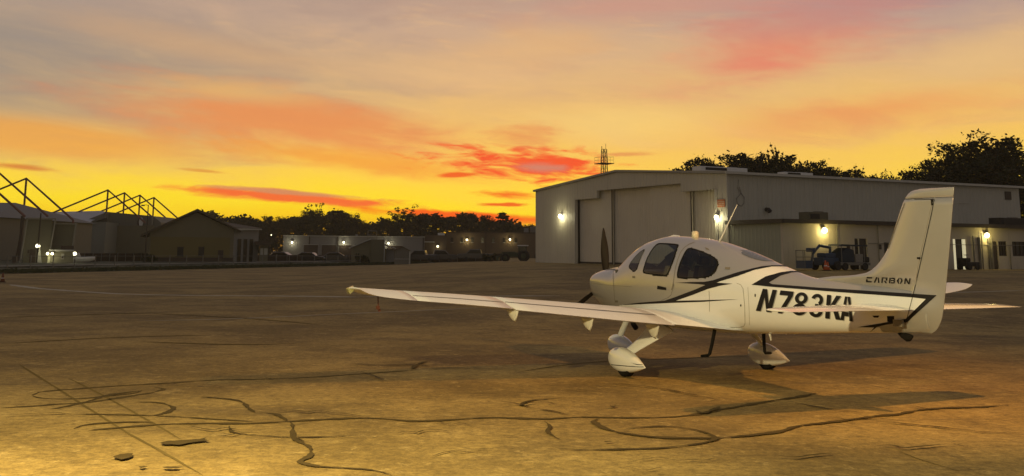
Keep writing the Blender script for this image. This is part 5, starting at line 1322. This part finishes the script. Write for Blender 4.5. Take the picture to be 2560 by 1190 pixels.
for i in range(15):
    for j in range(17):
        x = 1.74 - .62*i/14; y = (-.40 + .8*j/16)*(1-.0*i)
        h, n, _, _ = BODY.ray_cast(Vector((x+1.0, y, 2.85 if False else 3.0)), Vector((-1.0, 0, -1.25)).normalized())
        h2, n2_, _, _ = BODY.ray_cast(Vector((x, y, 4)), Vector((0, 0, -1)))
        G[i, j] = len(mb.v); mb.v.append(tuple(h2 + n2_*.005))
mb.f = [(G[i+1, j], G[i+1, j+1], G[i, j+1], G[i, j]) for i in range(14) for j in range(16)]; mb.mi = [0]*len(mb.f)
mb.build('windshield', M_win, plane, smooth=True)
# window surrounds, seats and instrument panel
for k, q in enumerate(WINPX):
    cx_ = sum(p[0] for p in q)/len(q); cy_ = sum(p[1] for p in q)/len(q); sq = smooth_poly(q, 1)
    inn = [(p[0]+(cx_-p[0])*.075, p[1]+(cy_-p[1])*.075) for p in sq]; n_ = len(sq)
    decal([[sq[i], sq[(i+1) % n_], inn[(i+1) % n_], inn[i]] for i in range(n_)], 'window_surround', M_black, BODY, .0065, 4)
for sx_ in (.30, -.62):
    for sy_ in (-.29, .29):
        mb = MB(); mb.prism([(sx_-.02, sy_-.22, .98), (sx_+.45, sy_-.22, 1.02), (sx_+.45, sy_-.22, 1.14), (sx_, sy_-.22, 1.10)], (0, .44, 0))
        mb.prism([(sx_-.10, sy_-.21, 1.08), (sx_+.03, sy_-.21, 1.08), (sx_-.13, sy_-.21, 1.70), (sx_-.24, sy_-.21, 1.68)], (0, .42, 0)); se_ = mb.build('seat', M_seat, plane, bevel=.03)
        mb = MB(); hy_ = sy_*.72; mb.prism([(sx_-.25, hy_-.10, 1.70), (sx_-.14, hy_-.10, 1.71), (sx_-.17, hy_-.10, 1.85), (sx_-.27, hy_-.10, 1.84)], (0, .20, 0)); mb.build('headrest', M_seat, se_, bevel=.03)
mb = MB(); mb.prism([(1.05, -.50, 1.05), (1.50, -.50, 1.05), (1.62, -.44, 1.60), (1.12, -.50, 1.58)], (0, 1.0, 0)); mb.build('instrument_panel', M_cabin, plane, bevel=.03)
mb = MB(); mb.box((-1.5, -.42, .88), (1.5, .42, .94)); mb.build('cabin_floor', M_cabin, plane)
mb = MB(); mb.prism([(-1.50, -.34, .95), (-1.45, -.34, .95), (-1.50, -.30, 1.62), (-1.55, -.30, 1.62)], (0, .64, 0)); mb.build('cabin_bulkhead', M_cabin, plane)
# stripes
S_A = [(1549,762.5),(1600,756.5),(1662,751.5),(1690,742),(1740,723),(1764,712.5),(1745,710.3),(1689,706.8),(1735,704.8),(1762,704.5),(1783,700.5),(1800,695),(1845,680.5),(1882,671),(1905,666),(1930,663.6),(1951,663.5),(1988,667.8),(1951,665.9),(1929,666.6),(1886,675),(1845,690),(1800,703.5),(1792,706.8),(1832,709.3),(1800,714.5),(1770,722.5),(1730,738),(1690,751.8),(1750,750.6),(1848,748),(1760,754.5),(1690,757),(1600,760.5)]
S_B = [(1879,712),(1914,691.5),(1951,681),(1977,677.5),(2004,678.6),(1980,681.2),(1951,689.5),(1923,706.5),(1930,710.5),(2050,719.5),(2284,734.5),(2342,738),(2269,804.5),(2215,811.5),(2193,817),(2175,830),(2186,818.3),(2143,817.6),(2200,808.5),(2265,797),(2315,747.5),(2284,744),(2100,730.8),(1925,717)]
decal([S_A], 'stripe', M_navy, SKIN, .004, 6); decal([S_B], 'tail_stripe', M_navy, SKIN, .004, 6)
# registration: slanted bold letters, one polygon set per glyph in a unit box (x right, y up)
def ring(cx_, cy_, rx, ry, th_x, th_y, a0, a1, n=18):
    o = [(cx_+rx*math.cos(R(a0+(a1-a0)*k/n)), cy_+ry*math.sin(R(a0+(a1-a0)*k/n))) for k in range(n+1)]
    i = [(cx_+(rx-th_x)*math.cos(R(a0+(a1-a0)*k/n)), cy_+(ry-th_y)*math.sin(R(a0+(a1-a0)*k/n))) for k in range(n+1)]
    return [[o[k], o[k+1], i[k+1], i[k]] for k in range(n)]
T_ = .31
GL = {'N': [[(0, 0), (T_, 0), (T_, 1), (0, 1)], [(T_, .62), (T_, 1), (1-T_, .38), (1-T_, 0)], [(1-T_, 0), (1, 0), (1, 1), (1-T_, 1)]],
 '7': [[(0, .80), (1, .80), (1, 1), (0, 1)], [(.18, 0), (.50, 0), (1, .80), (.66, .80)]],
 '8': ring(.5, .745, .46, .255, .27, .13, 0, 360, 24) + ring(.5, .26, .5, .26, .29, .13, 0, 360, 24),
 '3': ring(.46, .745, .46, .255, .27, .14, -62, 168, 20) + ring(.46, .265, .50, .265, .29, .14, -168, 62, 20) + [[(.34, .45), (.60, .45), (.60, .57), (.34, .57)]],
 'K': [[(0, 0), (T_, 0), (T_, 1), (0, 1)], [(T_, .30), (T_, .58), (.68, 1), (1.04, 1)], [(.42, .50), (.62, .68), (1.06, 0), (.72, 0)]],
 'A': [[(0, 0), (.29, 0), (.56, 1), (.34, 1)], [(.56, 1), (.66, .64), (.74, 0), (1.02, 0), (.80, 1)], [(.30, .18), (.70, .18), (.68, .36), (.36, .36)]]}
def quad(TL, TR, BR, BL):
    return lambda x, y: (BL[0]*(1-x)*(1-y)+BR[0]*x*(1-y)+TL[0]*(1-x)*y+TR[0]*x*y, BL[1]*(1-x)*(1-y)+BR[1]*x*(1-y)+TL[1]*(1-x)*y+TR[1]*x*y)
Q = quad((1907.5, 722), (2132, 743), (2132, 803), (1890, 776.5))
lay = [('N', 0.0, .158), ('7', .198, .345), ('8', .365, .515), ('3', .548, .690), ('K', .715, .868), ('A', .872, 1.0)]
for ch, a, b in lay:
    reg = [[Q(a + (b-a)*x, y) for x, y in poly] for poly in GL[ch]]
    q_ = decal(reg, 'registration_letter', M_navy, SKIN, .0055, 6, mirror=False)
    decal([[(p[0]+1.8, p[1]+1.5) for p in pp] for pp in reg], 'letter_shadow', M_greyl, SKIN, .003, 6, mirror=False, parent=q_)
t4 = .24
GC = {'C': [[(0, .72), (1, .72), (1, 1), (.12, 1)], [(0, 0), (.98, 0), (.98, .26), (0, .26)], [(0, .26), (.26, .26), (.26, .56), (0, .56)]],
 'A': [[(0, 0), (.28, 0), (.60, 1), (.36, 1)], [(.66, .86), (.74, 0), (1.0, 0), (.80, 1)]],
 'R': [[(0, 0), (t4, 0), (t4, .80), (0, .80)], [(.0, .82), (.9, .82), (1, .9), (1, 1), (0, 1)], [(.74, .46), (1, .46), (1, .80), (.74, .80)], [(.42, .42), (.68, .42), (1, 0), (.72, 0)]],
 'B': [[(0, 0), (t4, 0), (t4, 1), (0, 1)], [(.32, .78), (1, .78), (.92, 1), (.32, 1)], [(.32, .40), (1, .40), (.92, .60), (.32, .60)], [(.32, 0), (.92, 0), (1, .2), (.32, .2)], [(.78, .61), (.98, .61), (.98, .77), (.78, .77)], [(.80, .21), (1, .21), (1, .39), (.80, .39)]],
 'O': [[(.30, 0), (.46, 0), (.28, .5), (.46, 1), (.30, 1), (0, .5)], [(.56, 0), (.72, 0), (1.02, .5), (.72, 1), (.56, 1), (.74, .5)]],
 'N': [[(0, 0), (t4, 0), (t4, .84), (0, .84)], [(0, 1), (.30, 1), (.98, 0), (.70, 0)], [(.78, .30), (1, .05), (1, 1), (.78, 1)]]}
Q2 = quad((2166.5, 692), (2277, 695.5), (2275.5, 710.5), (2165.5, 705.5)); car_ = []
for k, ch in enumerate('CARBON'):
    for poly in GC[ch]: car_.append([Q2(k*.1735 + .132*x, y) for x, y in poly])
decal(car_, 'name_lettering', M_navy, SKIN, .0055, 5, mirror=False)
# seams, door, vents, handle
decal(line([(1737,604.8),(1722,611),(1711,619),(1702,630),(1695,648),(1689,669),(1685.5,690),(1681.5,725),(1678,737),(1671,744),(1654,751)], 1.1), 'door_seam', M_seam, BODY, .0035, 4)
decal(line([(1773,727),(1774,754),(1774,779)], .9) + line([(1842,708),(1852,712),(1858,722),(1862,765),(1863,808),(1860,815),(1850,818),(1826,818)], .9) + line([(1533,672),(1533,688),(1534,706),(1536,735),(1538,758)], .8) + line([(1470,706),(1500,711),(1533,714),(1580,717)], .7) + line([(1870,718),(1873,770),(1874,812)], .6), 'panel_seam', M_seam, BODY, .0035, 4)
decal([[(1644,714),(1649,715),(1666,719),(1666,725.5),(1643,723)]], 'door_handle', M_black, BODY, .005, 4, 0)
decal([[(1683,706),(1686,712),(1682,724),(1678.5,725)]], 'hinge_cover', M_seam, BODY, .005, 4)
decal([[(1762,618.5),(1771,621.5),(1774.5,626.5),(1765,623.5)], [(1813,668),(1826,668.5),(1825,674),(1813,673.5)], [(1581,690),(1588,690.5),(1588,695.5),(1581.5,695)], [(1538,751),(1545,751),(1545,756),(1539,756)]], 'air_vent', M_seam, BODY, .005, 4)
decal([[(1851,761),(1854,761),(1854,766),(1851,766)], [(1887,735),(1890,735),(1890,742),(1887,742)], [(2218,790),(2236,790),(2236,805),(2219,804)], [(2181,789),(2199,789),(2196,794),(2186,794)]], 'access_plate', M_black, SKIN, .0055, 4)
decal(line([(2336,498),(2330,530),(2301,660),(2283.5,736),(2272,780),(2266,803)], 1.6) + line([(2268,498),(2336,498.5)], 1.3), 'rudder_seam', M_black, bvh([mbF, mbFin, mbR, mbR2]), .004, 5)
decal(line([(2262,508),(2250,540),(2232,590),(2221,622)], 2.2), 'fin_edge_strip', M_seam, SKIN, .004, 5)
decal([[(1528,910.5),(1545,912.3),(1575,915),(1600,916.5),(1619,916.5),(1619,918),(1600,918),(1575,916.6),(1545,914),(1528,912.2)], [(1576,906.3),(1590,909.8),(1619,913.2),(1619,914.4),(1590,911.4)]], 'fairing_stripe', M_navy, PANT, .004, 4, mirror=False, parent=pant_obj)
